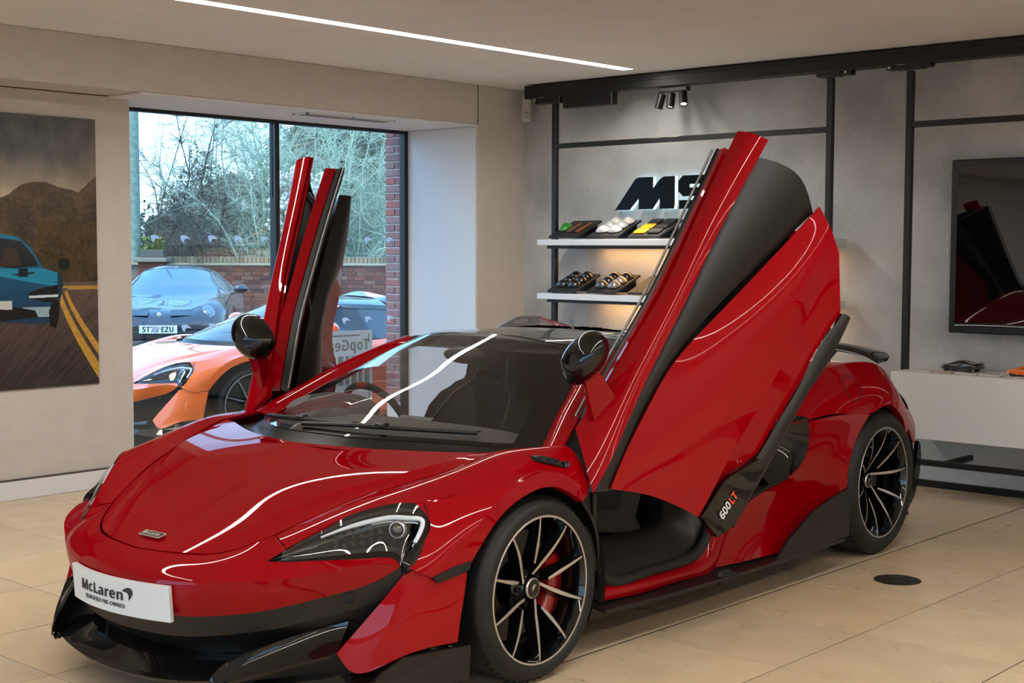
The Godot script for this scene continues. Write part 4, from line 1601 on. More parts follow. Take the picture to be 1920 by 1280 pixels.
	for e in [[-4.116, -2.875], [-2.835, -1.385]]:
		var p := MB.new()
		p.box(v(-4.05, 1.22, (e[0] + e[1]) * .5), v(.010, 2.32, e[1] - e[0]), 0.0)
		obj("pane", p, gm, win)
	var dm := cmat(Color(.86, .90, .92), .5)
	dm.backlight_enabled = true
	dm.backlight = Color(.9, .95, 1.0)
	var dec := MB.new()
	var shp := [Vector2(-.035, .022), Vector2(-.005, .026), Vector2(.02, .018), Vector2(.048, -.004), Vector2(.02, .004), Vector2(-.005, -.004), Vector2(-.012, -.026), Vector2(-.030, -.008)]
	var pp := PackedVector3Array()
	for q in shp: pp.append(v(0, q.y, -q.x))
	dec.slab(pp, v(.0012, 0, 0))
	var decm := dec.mesh()
	for z in [-1.84, -2.075, -2.30, -2.52, -2.755, -3.06, -3.29, -3.52, -3.75, -3.98]:
		for y in [1.545, .935]:
			var o := obj("decal", decm, dm, win)
			o.position = v(-4.0435, y, z)
	# ---- air grille in the window soffit
	var ag := thing("air_grille", "white slotted air grille in the soffit above the window", "air vent", v(-3.50, 2.402, -3.05))
	var g0 := MB.new()
	for e in [[v(0, 0, .40), v(.16, .008, .02)], [v(0, 0, -.40), v(.16, .008, .02)], [v(0, 0, 0), v(.16, .008, .02)], [v(.07, 0, 0), v(.02, .008, .82)], [v(-.07, 0, 0), v(.02, .008, .82)]]:
		g0.box(e[0] + v(0, -.004, 0), e[1], .001)
	obj("grille_frame", g0, white, ag)
	var g1 := MB.new()
	g1.box(v(0, -.001, 0), v(.14, .002, .80), 0.0)
	obj("backing", g1, cmat(Color(.16, .16, .16), .8), ag)
	for q in 7:
		var b := MB.new()
		b.box(v(-.05 + q * .0167, -.005, 0), v(.006, .006, .78), .0008, Basis(Vector3.BACK, .5))
		obj("slat", b, cmat(Color(.50, .50, .50), .6), ag)
	# ---- corner motion sensor
	var ms := thing("motion_sensor", "small white motion sensor box high in the corner", "sensor", v(-3.17, 2.53, -4.60))
	var mbx := MB.new()
	mbx.box(v(0, .03, 0), v(.07, .20, .05), .012, Basis(Vector3.UP, .5))
	obj("housing", mbx, cmat(Color(.72, .70, .67), .5), ms)
	var le := MB.new()
	le.ball(v(.012, -.02, .022), v(.024, .026, .012), 14, 8)
	obj("lens", le, cmat(Color(.62, .61, .58), .35), ms)
	# ---- poster on the left wall
	build_poster()

func build_poster() -> void:
	var m := MB.new()
	var z1 := -1.142
	var z0 := 1.86
	var y0 := .650
	var y1 := 2.262
	m.box(v(-3.625, (y0 + y1) * .5, (z0 + z1) * .5), v(.008, y1 - y0, z0 - z1), 0.0)
	var t := thing("wall_poster", "large photo print of a blue sports car on a mountain road, on the left wall", "poster", Vector3.ZERO)
	obj("backing", m, cmat(Color(.3, .3, .3), .7), t)
	var pm := MB.new()
	pm.quaduv(v(-3.6205, y1, z0), v(-3.6205, y1, z1), v(-3.6205, y0, z1), v(-3.6205, y0, z0))
	var mt := cmat(Color(1, 1, 1), .45)
	mt.albedo_texture = poster_image(z0, z1, y0, y1)
	obj("print", pm, mt, t)

func in_poly(p: Vector2, poly: PackedVector2Array) -> bool:
	return Geometry2D.is_point_in_polygon(p, poly)

func poster_image(z0: float, z1: float, y0: float, y1: float) -> Texture2D:
	# the visible strip of the print is its right-hand fifth; drawn in metres from the top right corner
	var W := 1400
	var H := 752
	var im := Image.create(W, H, false, Image.FORMAT_RGB8)
	var n1 := FastNoiseLite.new()
	n1.seed = 8
	n1.frequency = .012
	n1.fractal_octaves = 5
	var n2 := FastNoiseLite.new()
	n2.seed = 9
	n2.frequency = .06
	var wd := z0 - z1
	var ht := y1 - y0
	# car outline, in (distance from right edge, distance from top), metres
	var body := PackedVector2Array([Vector2(1.9,.66), Vector2(.95,.65), Vector2(.70,.69), Vector2(.52,.715), Vector2(.44,.78), Vector2(.36,.90), Vector2(.245,.935), Vector2(.235,.98), Vector2(.245,1.06), Vector2(.275,1.16), Vector2(.30,1.225), Vector2(.40,1.23), Vector2(.62,1.215), Vector2(1.0,1.22), Vector2(1.9,1.22)])
	var glass := PackedVector2Array([Vector2(1.7,.655), Vector2(.95,.665), Vector2(.62,.725), Vector2(.50,.74), Vector2(.42,.83), Vector2(.395,.885), Vector2(.55,.90), Vector2(.9,.86), Vector2(1.7,.84)])
	var lamp := PackedVector2Array([Vector2(.27,1.00), Vector2(.36,1.015), Vector2(.46,1.045), Vector2(.455,1.075), Vector2(.36,1.10), Vector2(.285,1.105), Vector2(.262,1.05)])
	var intake := PackedVector2Array([Vector2(.42,1.15), Vector2(.55,1.125), Vector2(.80,1.13), Vector2(1.2,1.14), Vector2(1.2,1.21), Vector2(.62,1.205), Vector2(.40,1.19)])
	var tyre := PackedVector2Array([Vector2(.26,1.10), Vector2(.30,1.08), Vector2(.33,1.16), Vector2(.325,1.25), Vector2(.285,1.26), Vector2(.262,1.18)])
	var mirror := PackedVector2Array([Vector2(.19,.845), Vector2(.245,.84), Vector2(.262,.87), Vector2(.255,.905), Vector2(.215,.915), Vector2(.185,.885)])
	var plate := PackedVector2Array([Vector2(.565,1.09), Vector2(.95,1.08), Vector2(.95,1.135), Vector2(.565,1.14)])
	var driver := PackedVector2Array([Vector2(.60,.78), Vector2(.54,.78), Vector2(.52,.82), Vector2(.50,.88), Vector2(.64,.89), Vector2(.62,.83)])
	for px in W:
		for py in H:
			var dx := wd * (1.0 - (px + .5) / W)
			var dy := ht * (py + .5) / H
			if dx > 1.3:
				if py % 8 != 0 or px % 8 != 0: continue
			var p := Vector2(dx, dy)
			var a := n1.get_noise_2d(px * 1.0, py * 1.0)
			var b := n2.get_noise_2d(px * 1.0, py * 1.0)
			var ridge := .455 - .05 * sin(dx * 5.0 + .4) - .10 * maxf(0.0, .12 - dx) / .12 + .02 * a + .03 * sin(dx * 11.0)
			var road := .985 - .01 * dx
			var c: Color
			if dy < ridge:
				var t := dy / .46
				c = Color(.27, .29, .30).lerp(Color(.66, .60, .52), t * t).lerp(Color(.46, .40, .35), clampf(.35 - dx, 0, .35)) + Color(.09, .08, .07) * a
			elif dy < road:
				var t := (dy - ridge) / .5
				c = Color(.30, .25, .20).lerp(Color(.16, .14, .11), t)
				c = c.lerp(Color(.42, .33, .24), clampf(a * 1.3 + .2, 0, 1) * .8)
				if dy > .62 and dx < .40: c = c.lerp(Color(.27, .21, .07), .6 + .3 * b)
				c += Color(.08, .07, .06) * b
			else:
				var st := n2.get_noise_2d((px - 1200.0) * .9 + (py - 500.0) * .9, ((px - 1500.0) * .10 - (py - 450.0) * .05) * 1.0)
				c = Color(.36, .29, .26).lerp(Color(.20, .17, .16), clampf((dy - .98) / .55, 0, 1)) + Color(.10, .085, .08) * st
				# two bending yellow lines
				for off: float in [0.0, .045]:
					var cx: float
					if dy > 1.04:
						var q := (dy - 1.04) / .40
						cx = .215 + off * (1.0 + q) - .245 * pow(q, 1.25)
						var wl := .011 + .016 * q
						if absf(dx - cx) < wl * (1.0 if off == 0.0 else 1.15): c = Color(.72, .55, .22) + Color(.1, .08, .05) * b
					elif dy > 1.012 - off * .3:
						var q2 := (1.04 - dy) / .03
						var cc: float = .215 + off - q2 * .03
						if dx < cc and absf(dy - (1.025 - off * .25)) < .007: c = Color(.66, .52, .24)
			if in_poly(p, body):
				var t := clampf((dy - .68) / .5, 0, 1)
				c = Color(.06, .46, .60).lerp(Color(.02, .20, .32), t)
				if dy > .90 and dy < .98 - .1 * (dx - .3): c = Color(.10, .50, .64)
				if absf(dy - (.93 + .09 * (dx - .45))) < .006 and dx > .42: c = Color(.03, .16, .22)
				if dx < .50 and dx > .275 and dy > 1.13 and dy < 1.19: c = Color(.55, .66, .70)
				var cre := absf(dy - (1.005 - .18 * (dx - .25)))
				if cre < .012: c = Color(.10, .52, .66)
				if dx < .27: c = Color(.02, .20, .30)
				if dy > .90 and dy < .95 and dx < .52 and dx > .46: c = Color(.02, .10, .15)
			if in_poly(p, glass): c = Color(.16, .20, .22).lerp(Color(.06, .08, .09), clampf((dy - .66) / .25, 0, 1))
			if in_poly(p, driver): c = Color(.22, .17, .14)
			if in_poly(p, intake): c = Color(.02, .03, .04)
			if in_poly(p, lamp): c = Color(.015, .03, .05)
			if in_poly(p, lamp) and absf(dy - (1.06 + .02 * dx)) < .008: c = Color(.75, .82, .85)
			if in_poly(p, tyre): c = Color(.02, .02, .022)
			if in_poly(p, mirror): c = Color(.04, .045, .05)
			if in_poly(p, plate): c = Color(.75, .76, .76)
			im.set_pixel(px, py, c)
	return ImageTexture.create_from_image(im)

# ------------------------------------------------------------------ outside
const GY := -.07
func yard(lat: float, y: float, d: float) -> Vector3:
	# a point of the yard: metres to the side, up, and away along the street axis (42 degrees to the room)
	return v(4.036 - .670 * d + .742 * lat, y, 3.554 - .742 * d - .670 * lat)

func build_outside() -> void:
	var rng := RandomNumberGenerator.new()
	rng.seed = 4242
	# ground
	var gm := MB.new()
	gm.box(v(-29.1, GY - .06, -14), v(50, .12, 60), 0.0)
	gm.box(v(2, GY - .06, 22), v(60, .12, 28.6), 0.0)
	var asp := tri_tex(cmat(Color(1, 1, 1), .85), noise_tex(.05, 31, [[0., Color(.22, .225, .23)], [1., Color(.34, .345, .35)]], 5, 512), .6)
	struct("ground", gm, asp)
	var ln := MB.new()
	for k in 3: ln.box(yard(-5.5 + k * 2.6, GY + .002, 13.6 + k * .3), v(3.4, .004, .08), 0.0, Basis(Vector3.UP, .70))
	single("parking_line", ln, cmat(Color(.75, .77, .78), .7), "white painted parking lines on the dark asphalt outside", "road marking")
	var kb := MB.new()
	kb.box(v(-4.35, GY + .02, -2.6), v(.5, .05, 4.6), .005)
	struct("trim_3", kb, cmat(Color(.42, .42, .41), .8))

	# ---- brick boundary wall
	var w := thing("boundary_wall", "low red brick garden wall with pale coping across the yard", "wall", yard(-4.46, GY, 25.2), .735)
	var core := MB.new()
	core.box(v(0, .62, -.13), v(7.6, 1.24, .22), 0.0)
	obj("mortar_core", core, tri_tex(cmat(Color(.62, .57, .52), .9), noise_tex(.06, 6, [[0., Color(.8, .8, .8)], [1., Color(1, 1, 1)]], 3, 256), 1.0), w)
	var bmats := []
	for c in [Color(.56, .29, .22), Color(.50, .25, .20), Color(.60, .34, .26), Color(.52, .32, .27), Color(.46, .28, .25), Color(.62, .42, .34)]:
		bmats.append(tri_tex(cmat(c, .9), noise_tex(.08, 40 + bmats.size(), [[0., Color(.78, .78, .78)], [1., Color(1, 1, 1)]], 3, 128), 3.0))
	var stre := MB.new()
	stre.box(Vector3.ZERO, v(.213, .063, .05), .004)
	var hdr := MB.new()
	hdr.box(Vector3.ZERO, v(.101, .063, .05), .004)
	var ms := stre.mesh()
	var mh := hdr.mesh()
	for r in range(4, 17):
		var y := .0375 + r * .075
		# Flemish bond: stretcher, header, stretcher ...
		var x := -3.9 + (.0 if r % 2 == 0 else .169)
		var k := 0
		while x < 3.2:
			var isS := k % 2 == 0
			var wd := .213 if isS else .101
			var cx := x + wd * .5
			var seen := (cx > -1.70 and cx < .36) or (cx > 1.20 and cx < 2.30)
			if seen:
				var o := obj("brick", ms if isS else mh, bmats[rng.randi() % 6], w)
				o.position = v(cx, y, rng.randf_range(-.004, .002) - .02)
			x += wd + .011
			k += 1
	var cop := MB.new()
	cop.box(v(0, 1.262, -.13), v(7.7, .045, .34), .008)
	obj("tile_course", cop, cmat(Color(.72, .66, .55), .8), w)
	var con := MB.new()
	con.box(Vector3.ZERO, v(.066, .112, .235), .006)
	var cmesh := con.mesh()
	var cmats := [cmat(Color(.56, .50, .38), .85), cmat(Color(.62, .55, .42), .85), cmat(Color(.50, .46, .36), .85)]
	for q in 80:
		var x := -2.0 + q * .074
		if x > .45 and x < 1.1: continue
		if x > 2.4: break
		var o := obj("coping_brick", cmesh, cmats[rng.randi() % 3], w)
		o.position = v(x, 1.342, -.13)
	# gate pier with planter
	var g0 := MB.new()
	g0.box(v(-1.93, .65, .06), v(.44, 1.30, .44), .004)
	obj("pier", g0, bmats[0], w)
	var g1 := MB.new()
	g1.box(v(-1.93, 1.34, .06), v(.60, .08, .60), .012)
	obj("pier_cap", g1, cmat(Color(.60, .55, .47), .85), w)
	var pl := thing("planter", "small planter of yellow-green plants on the gate pier", "planter", yard(-6.39, GY + 1.38, 25.12), .735)
	var p0 := MB.new()
	p0.box(v(0, .07, 0), v(.42, .14, .22), .01)
	obj("trough", p0, cmat(Color(.40, .38, .33), .8), pl)
	var p1 := MB.new()
	for q in 160:
		leaf(p1, v(rng.randf_range(-.2, .2), rng.randf_range(.12, .38), rng.randf_range(-.1, .1)), rng.randf_range(.03, .06), rng)
	obj("foliage", p1, cmat(Color(.50, .52, .25), .8), pl)
	# telegraph pole
	var po := MB.new()
	po.tube([yard(-6.78, GY, 25.4), yard(-6.80, 8.0, 25.4)], [.10, .09], 14)
	single("utility_pole", po, tri_tex(cmat(Color(1, 1, 1), .9), noise_tex(.03, 71, [[0., Color(.42, .47, .40)], [.5, Color(.55, .60, .52)], [1., Color(.66, .70, .62)]], 4, 256), 1.2), "pale green weathered utility pole at the left edge of the window", "pole")

	# ---- brick nib beside the window
	var nb := thing("brick_nib", "narrow brick reveal of the building just outside the window frame", "wall", v(-4.225, GY, -4.36))
	var nc := MB.new()
	nc.box(v(0, 1.5, -.005), v(.222, 3.0, .30), 0.0)
	obj("mortar_core", nc, cmat(Color(.85, .83, .80), .9), nb)
	var nm := []
	for c in [Color(.60, .45, .45), Color(.64, .47, .46), Color(.57, .46, .48), Color(.68, .43, .41), Color(.62, .51, .51)]:
		nm.append(tri_tex(cmat(c, .9), noise_tex(.1, 60 + nm.size(), [[0., Color(.75, .75, .75)], [1., Color(1.0, 1.0, 1.0)]], 3, 128), 4.0))
	var s2 := MB.new()
	s2.box(Vector3.ZERO, v(.222, .052, .05), .004)
	var h2 := MB.new()
	h2.box(Vector3.ZERO, v(.104, .052, .05), .004)
	for r in range(5, 42):
		var y := r * .0625 + .03
		if r % 2 == 0:
			var o := obj("brick", s2, nm[rng.randi() % 5], nb)
			o.position = v(rng.randf_range(-.002, .002), y, .133)
		else:
			for sx in [-1.0, 1.0]:
				var o := obj("brick", h2, nm[rng.randi() % 5], nb)
				o.position = v(.0585 * sx, y, .133 + rng.randf_range(-.002, .002))

	# ---- trees
	var pale := cmat(Color(.80, .84, .74), .9)
	var dark := cmat(Color(.36, .34, .31), .9)
	var mids := cmat(Color(.66, .67, .57), .9)
	tree("bare_tree", "bare grey tree with fine dark twigs against the sky, left of the mullion", yard(-7.1, GY, 27.6), 5.2, 1.5, dark, 9, 101, 2600)
	tree("bare_tree", "bare tree with pale tangled branches behind the garden wall", yard(-5.75, GY, 27.0), 4.4, 1.6, mids, 11, 102, 2600)
	tree("bare_shrub", "tall shrub of tangled pale stems behind the middle of the garden wall", yard(-4.55, GY + .4, 26.4), 3.6, 1.5, pale, 20, 103, 4000)
	tree("bare_shrub", "upright shrub of pale green arching stems behind the brick nib", yard(-2.98, GY + .3, 26.8), 4.6, 1.5, pale, 30, 104, 5000)
	tree("bare_shrub", "low dark thicket of twigs just above the garden wall", yard(-5.75, GY + .5, 26.3), 2.2, 2.4, dark, 14, 105, 2200)
	bush("evergreen_hedge", "dark ivy-covered evergreen mass behind the bare branches", yard(-5.35, GY, 30.2), v(2.6, 3.5, .9), 20000, [Color(.07, .085, .055), Color(.11, .125, .08), Color(.17, .17, .12)], 201)
	bush("evergreen_hedge", "grey-green leafy hedge behind the pale arching stems", yard(-2.4, GY, 30.2), v(2.6, 6.6, .9), 30000, [Color(.12, .15, .10), Color(.17, .21, .145), Color(.23, .26, .19)], 202)
	bush("leafy_shrub", "brownish leafy shrub low above the garden wall", yard(-6.5, GY, 28.2), v(1.3, 2.3, .6), 2600, [Color(.16, .12, .08), Color(.22, .17, .11), Color(.14, .15, .08)], 203)
	# cream flower heads
	var bl := thing("flowering_shrub", "shrub with big cream flower heads rising behind the car's far door", "shrub", yard(-3.80, GY, 25.75), .735)
	var bm := MB.new()
	var lumps := []
	for q in 46: lumps.append([v(rng.randf_range(-.62, .58), rng.randf_range(1.45, 2.95), rng.randf_range(-.25, .25)), rng.randf_range(.10, .2)])
	for l in lumps:
		for q in 30:
			var d := v(rng.randfn(), rng.randfn(), rng.randfn()).normalized()
			var c: Vector3 = l[0] + d * float(l[1]) * rng.randf_range(.75, 1.05)
			bm.ball(c, Vector3.ONE * rng.randf_range(.026, .05), 5, 3)
	var fh := obj("flower_heads", bm, cmat(Color(.90, .86, .78), .9), bl)
	fh.set_meta("kind", "stuff")
	var stm := MB.new()
	for q in 14: stm.tube([v(rng.randf_range(-.1, .1), .3, 0), v(rng.randf_range(-.4, .4), rng.randf_range(1.6, 2.5), rng.randf_range(-.2, .2))], .012, 5, false)
	obj("stems", stm, mids, bl)

	# ---- window board lettered for the street
	var sb := thing("window_board", "pale display board with mirrored magazine lettering in the street window", "sign", v(-4.0, .06, -3.50), PI / 2)
	var b0 := MB.new()
	b0.box(v(0, .40, 0), v(.49, .80, .012), .002)
	var bdm := cmat(Color(.74, .78, .78), .6)
	bdm.backlight_enabled = true
	bdm.backlight = Color(.7, .75, .78)
	obj("board", b0, bdm, sb)
	var grey := cmat(Color(.47, .51, .52), .6)
	var b1 := MB.new()
	b1.box(v(-.06, .765, .0072), v(.35, .012, .0012), 0.0)
	b1.box(v(.208, .735, .0072), v(.010, .07, .0012), 0.0)
	b1.box(v(.208, .30, .0072), v(.010, .12, .0012), 0.0)
	obj("border_print", b1, grey, sb)
	letters("TopGear", .115, .0012, grey, Transform3D(Basis(v(-1, 0, 0), Vector3.UP, v(0, 0, -1)), v(-.02, .69, .0072)), sb, .6)
	for q in 7:
		var st := MB.new()
		st.box(v(-.21 + q * .066, .50, .0072), v(.050 if q % 2 == 0 else .036, .22, .0012), 0.0)
		obj("print_bar", st, grey, sb)
	letters("2021", .14, .0012, cmat(Color(.60, .65, .66), .6), Transform3D(Basis(v(-1, 0, 0), Vector3.UP, v(0, 0, -1)), v(-.02, .26, .0072)), sb, .3)
	build_orange()
	build_blue()

func leaf(m: MB, p: Vector3, s: float, rng: RandomNumberGenerator) -> void:
	var a := v(rng.randfn(), rng.randfn(), rng.randfn()).normalized() * s
	var b := v(rng.randfn(), rng.randfn(), rng.randfn()).normalized() * s * .6
	m.quad(p - a, p + b, p + a, p - b)

func bush(called: String, label: String, at: Vector3, r: Vector3, n: int, cols: Array, sd: int) -> void:
	var rng := RandomNumberGenerator.new()
	rng.seed = sd
	var t := thing(called, label, "hedge" if called.ends_with("hedge") else "shrub", at, .735)
	for k in cols.size():
		var m := MB.new()
		for q in n / cols.size():
			var u := rng.randf_range(-1, 1)
			var h := rng.randf()
			var top := 1.0 - .25 * absf(u) + .12 * sin(u * 9.0 + sd) + .07 * sin(u * 23.0)
			leaf(m, v(u * r.x, h * r.y * top, rng.randf_range(-1, 1) * r.z), rng.randf_range(.025, .065), rng)
		var o := obj("foliage", m, cmat((cols[k] as Color).linear_to_srgb(), .8), t)
		o.set_meta("kind", "stuff")
	# solid lump added inside the crown to block sky between the leaves
	var core := MB.new()
	core.ball(v(0, r.y * .42, -r.z * .2), v(r.x * .97, r.y * .46, r.z * .7), 36, 24)
	for i in core.V.size():
		var p := core.V[i]
		var k := 1.0 + .07 * sin(p.x * 7.0 + sd) * cos(p.y * 6.0) + .05 * sin(p.x * 17.0 + p.y * 13.0)
		core.V[i] = v(p.x * k, p.y * k, p.z * k)
	obj("inner_foliage", core, cmat((cols[0] as Color).lerp(cols[1], .5).linear_to_srgb(), .95), t)
	var tr := MB.new()
	tr.tube([v(0, 0, 0), v(.05, r.y * .7, 0)], [.08, .03], 7)
	obj("trunk", tr, cmat(Color(.3, .27, .23), .9), t)

func tree(called: String, label: String, at: Vector3, h: float, spread: float, m: Material, stems: int, sd: int, twigs: int) -> void:
	var rng := RandomNumberGenerator.new()
	rng.seed = sd
	var t := thing(called, label, "tree" if called == "bare_tree" else "shrub", at, .735)
	var st := MB.new()
	var tw := MB.new()
	var nodes := []
	for s in stems:
		var p := v(rng.randf_range(-.15, .15) * spread, 0, rng.randf_range(-.2, .2))
		var d := v(rng.randf_range(-.75, .75) * spread * .6, 1.0, rng.randf_range(-.3, .3)).normalized()
		var path := [p]
		var rad := []
		var n := 9
		var r0 := rng.randf_range(.020, .038)
		rad.append(r0)
		for q in n:
			d = (d + v(rng.randfn() * .16, rng.randfn() * .07 - .02, rng.randfn() * .12)).normalized()
			p += d * h / n * rng.randf_range(.8, 1.15)
			path.append(p)
			rad.append(lerpf(r0, .006, (q + 1.0) / n))
			nodes.append([p, d, lerpf(.017, .009, q / float(n))])
		st.tube(path, rad, 6, false)
	obj("stems", st, m, t)
	for q in twigs:
		var b: Array = nodes[rng.randi() % nodes.size()]
		var d: Vector3 = (b[1] + v(rng.randfn(), rng.randfn() * .7, rng.randfn()) * .9).normalized()
		var p: Vector3 = b[0]
		var path := [p]
		var L := rng.randf_range(.25, .9)
		var n := 4
		for k in n:
			d = (d + v(rng.randfn(), rng.randfn() - .1, rng.randfn()) * .28).normalized()
			p += d * L / n
			path.append(p)
		var r: float = b[2] * rng.randf_range(.45, .8)
		tw.tube(path, [r, r * .8, r * .65, r * .5, r * .3], 3, false)
		if nodes.size() < 500: nodes.append([path[2], d, r * .8])
	var o := obj("twigs", tw, m, t)
	o.set_meta("kind", "stuff")

func build_orange() -> void:
	var src: Node3D = get_node("sports_car")
	var o := thing("parked_sports_car", "bright orange sports car parked outside the street window", "car", v(-5.72, GY, -3.50), -.263)
	var org := paint(Color(.98, .43, .05), .4)
	var take := ["bonnet", "front_bumper", "lower_grille", "front_splitter", "corner_blade", "front_wing", "headlamp", "windscreen", "windscreen_border", "cowl", "windscreen_pillar", "pillar_trim", "roof", "roof_rail", "rear_quarter", "rear_deck", "tonneau", "wheel", "wheel_house", "undertray", "sill", "cabin_tub", "dashboard", "seat"]
	for c in src.get_children():
		var nm: String = c.name
		var b := nm
		var i := nm.length()
		while i > 0 and nm[i - 1].is_valid_int(): i -= 1
		b = nm.substr(0, i).trim_suffix("_")
		if b in take:
			var d: MeshInstance3D = c.duplicate()
			if d.material_override == RED: d.material_override = org
			if b == "front_bumper":
				for q in d.get_children(): d.remove_child(q); q.free()
			if b in ["bonnet"]:
				for q in d.get_children(): d.remove_child(q); q.free()
			if b == "roof" or b == "tonneau": d.material_override = paint(Color(.16, .22, .30), .4)
			d.name = b
			o.add_child(d, true)
			for q in d.get_children():
				if q is MeshInstance3D and q.material_override == RED: q.material_override = org
	for mir in [false, true]:
		var dm := MB.new()
		dm.panel(surf([pts([.845,.775,-.28, .85,.79,-.7, .80,.80,-1.2, .735,.845,-1.48]), pts([.905,.69,-.29, .92,.70,-.7, .91,.71,-1.2, .915,.715,-1.58]), pts([.93,.50,-.30, .90,.46,-.7, .85,.48,-1.2, .86,.50,-1.6]), pts([.90,.22,-.38, .92,.22,-.7, .92,.22,-1.1, .91,.22,-1.4])], 24, 20), Vector3.RIGHT, .012)
		var dr := obj("door", dm.mirrored() if mir else dm, org, o)
		var gm := MB.new()
		gm.panel(surf([pts([.815,.785,-.20, .72,.91,-.43, .615,1.03,-.66, .60,1.06,-.85, .61,1.055,-1.15, .62,1.03,-1.40]), pts([.845,.775,-.28, .85,.785,-.5, .845,.79,-.7, .82,.80,-.95, .80,.805,-1.2, .735,.845,-1.48])], 24, 6), v(1, .5, 0), .006)
		obj("side_window", gm.mirrored() if mir else gm, paint(Color(.10, .16, .22), .25), dr)
		var mm := MB.new()
		mm.ball(v(.99, .90, -.62), v(.11, .065, .07), 18, 10)
		mm.tube([v(.86, .80, -.62), v(.96, .88, -.62)], .02, 8)
		obj("mirror", mm.mirrored() if mir else mm, org, dr)

func build_blue() -> void:
	var t := thing("parked_coupe", "dark blue rounded coupe with oval headlamps parked before the garden wall", "car", yard(-5.0, GY, 19.9), .735 + .10)
	var blue := paint(Color(.10, .125, .18), .3)
	var L := [pts([0,.25,-.03, 0,.48,.02, 0,.62,-.10, 0,.73,-.5, 0,.81,-.95, 0,.85,-1.18]),
		pts([.42,.25,-.05, .42,.48,0, .42,.63,-.13, .42,.735,-.5, .42,.815,-.95, .45,.855,-1.22]),
		pts([.66,.25,-.11, .68,.48,-.07, .68,.68,-.22, .68,.795,-.5, .69,.835,-.95, .70,.87,-1.32]),
		pts([.82,.25,-.24, .86,.46,-.24, .88,.62,-.38, .895,.70,-.62, .895,.745,-1.0, .87,.83,-1.42]),
		pts([.86,.20,-.45, .90,.33,-.45, .915,.42,-.55, .92,.50,-.75, .925,.48,-1.1, .92,.40,-1.5])]
	var rows := surf(L, 30, 22)
	var m := MB.new()
	m.grid(rows, v(0, 1, 1))
	var all := MB.new()
	all.add(m)
	all.add(m.mirrored())
	obj("body", all, blue, t)
	var bk := MB.new()
	bk.grid(half(surf([pts([0,1.24,-1.85, .3,1.235,-1.87, .50,1.19,-1.93]), pts([0,1.285,-2.3, .3,1.27,-2.3, .54,1.20,-2.3]), pts([0,1.20,-3.0, .3,1.18,-3.0, .52,1.10,-3.0]), pts([0,.85,-4.2, .4,.84,-4.2, .7,.80,-4.1])], 12, 20)), Vector3.UP)
	obj("roof", bk, blue, t)
	var sd := MB.new()
	sd.panel(surf([pts([.87,.83,-1.42, .93,.84,-2.2, .95,.86,-3.0, .85,.80,-4.1]), pts([.94,.60,-1.45, .95,.6,-2.2, .97,.62,-3.0, .85,.6,-4.2]), pts([.92,.22,-1.5, .92,.22,-2.2, .95,.25,-3.0, .85,.3,-4.2])], 16, 10), Vector3.RIGHT, .01)
	both("door_side", sd, blue, t)
	var sg := MB.new()
	sg.panel(surf([pts([.74,.86,-1.35, .51,1.18,-1.93, .545,1.195,-2.3, .53,1.10,-3.0]), pts([.87,.83,-1.42, .90,.84,-1.9, .92,.84,-2.3, .93,.85,-3.0])], 16, 4), v(1, .5, 0), .01)
	var gls := paint(Color(.30, .40, .48), .15)
	both("side_window", sg, gls, t)
	var ws := MB.new()
	ws.grid(half(surf([pts([0,.85,-1.19, .35,.85,-1.22, .70,.868,-1.34]), pts([0,1.06,-1.52, .3,1.055,-1.55, .61,1.04,-1.66]), pts([0,1.235,-1.85, .3,1.23,-1.87, .49,1.19,-1.93])], 14, 12)), v(0, 1, 1))
	obj("windscreen", ws, gls, t)
	for s in [-1.0, 1.0]:
		var hl := MB.new()
		hl.ball(v(.665 * s, .615, -.20), v(.105, .125, .065), 20, 12, Basis(Vector3.RIGHT, -.55))
		var h := obj("headlamp", hl, paint(Color(.42, .47, .52), .15, .5), t)
		var iv := MB.new()
		iv.ball(v(.675 * s, .61, -.150), v(.05, .06, .035), 12, 8)
		obj("projector", iv, cmat(Color(.50, .54, .57), .2), h)
		var mi := MB.new()
		mi.ball(v(1.02 * s, .93, -1.48), v(.11, .07, .06), 16, 10)
		mi.tube([v(.86 * s, .85, -1.45), v(.95 * s, .88, -1.48)], .018, 8)
		obj("mirror", mi, paint(Color(.09, .10, .12), .3), t)
		var dt := MB.new()
		dt.panel(surf([pts([.16 * s, .585, -.035, .55 * s, .585, -.10]), pts([.15 * s, .66, -.165, .50 * s, .67, -.22])], 8, 3), v(0, 1, 1), .004)
		for i in dt.V.size(): dt.V[i] += v(0, .008, .01)
		obj("bonnet_panel", dt, paint(Color(.085, .105, .15), .3), t)
	var lo := MB.new()
	lo.box(v(0, .31, .005), v(1.35, .14, .06), .03)
	obj("lower_intake", lo, cmat(Color(.05, .055, .06), .6), t)
	var pb := MB.new()
	pb.box(v(0, .40, .048), v(.53, .115, .012), .003)
	var pl := obj("number_plate", pb, cmat(Color(.90, .91, .90), .4), t)
	pl.set_meta("label", "white number plate with black characters")
	letters("ST73 EZU", .105, .001, cmat(Color(.05, .05, .06), .5), Transform3D(Basis(), v(0, .40, .055)), pl, .5)
	var bd := MB.new()
	bd.ball(v(0, .60, -.055), v(.035, .04, .012), 10, 6)
	obj("bonnet_badge", bd, cmat(Color(.80, .72, .62), .4, .3), t)

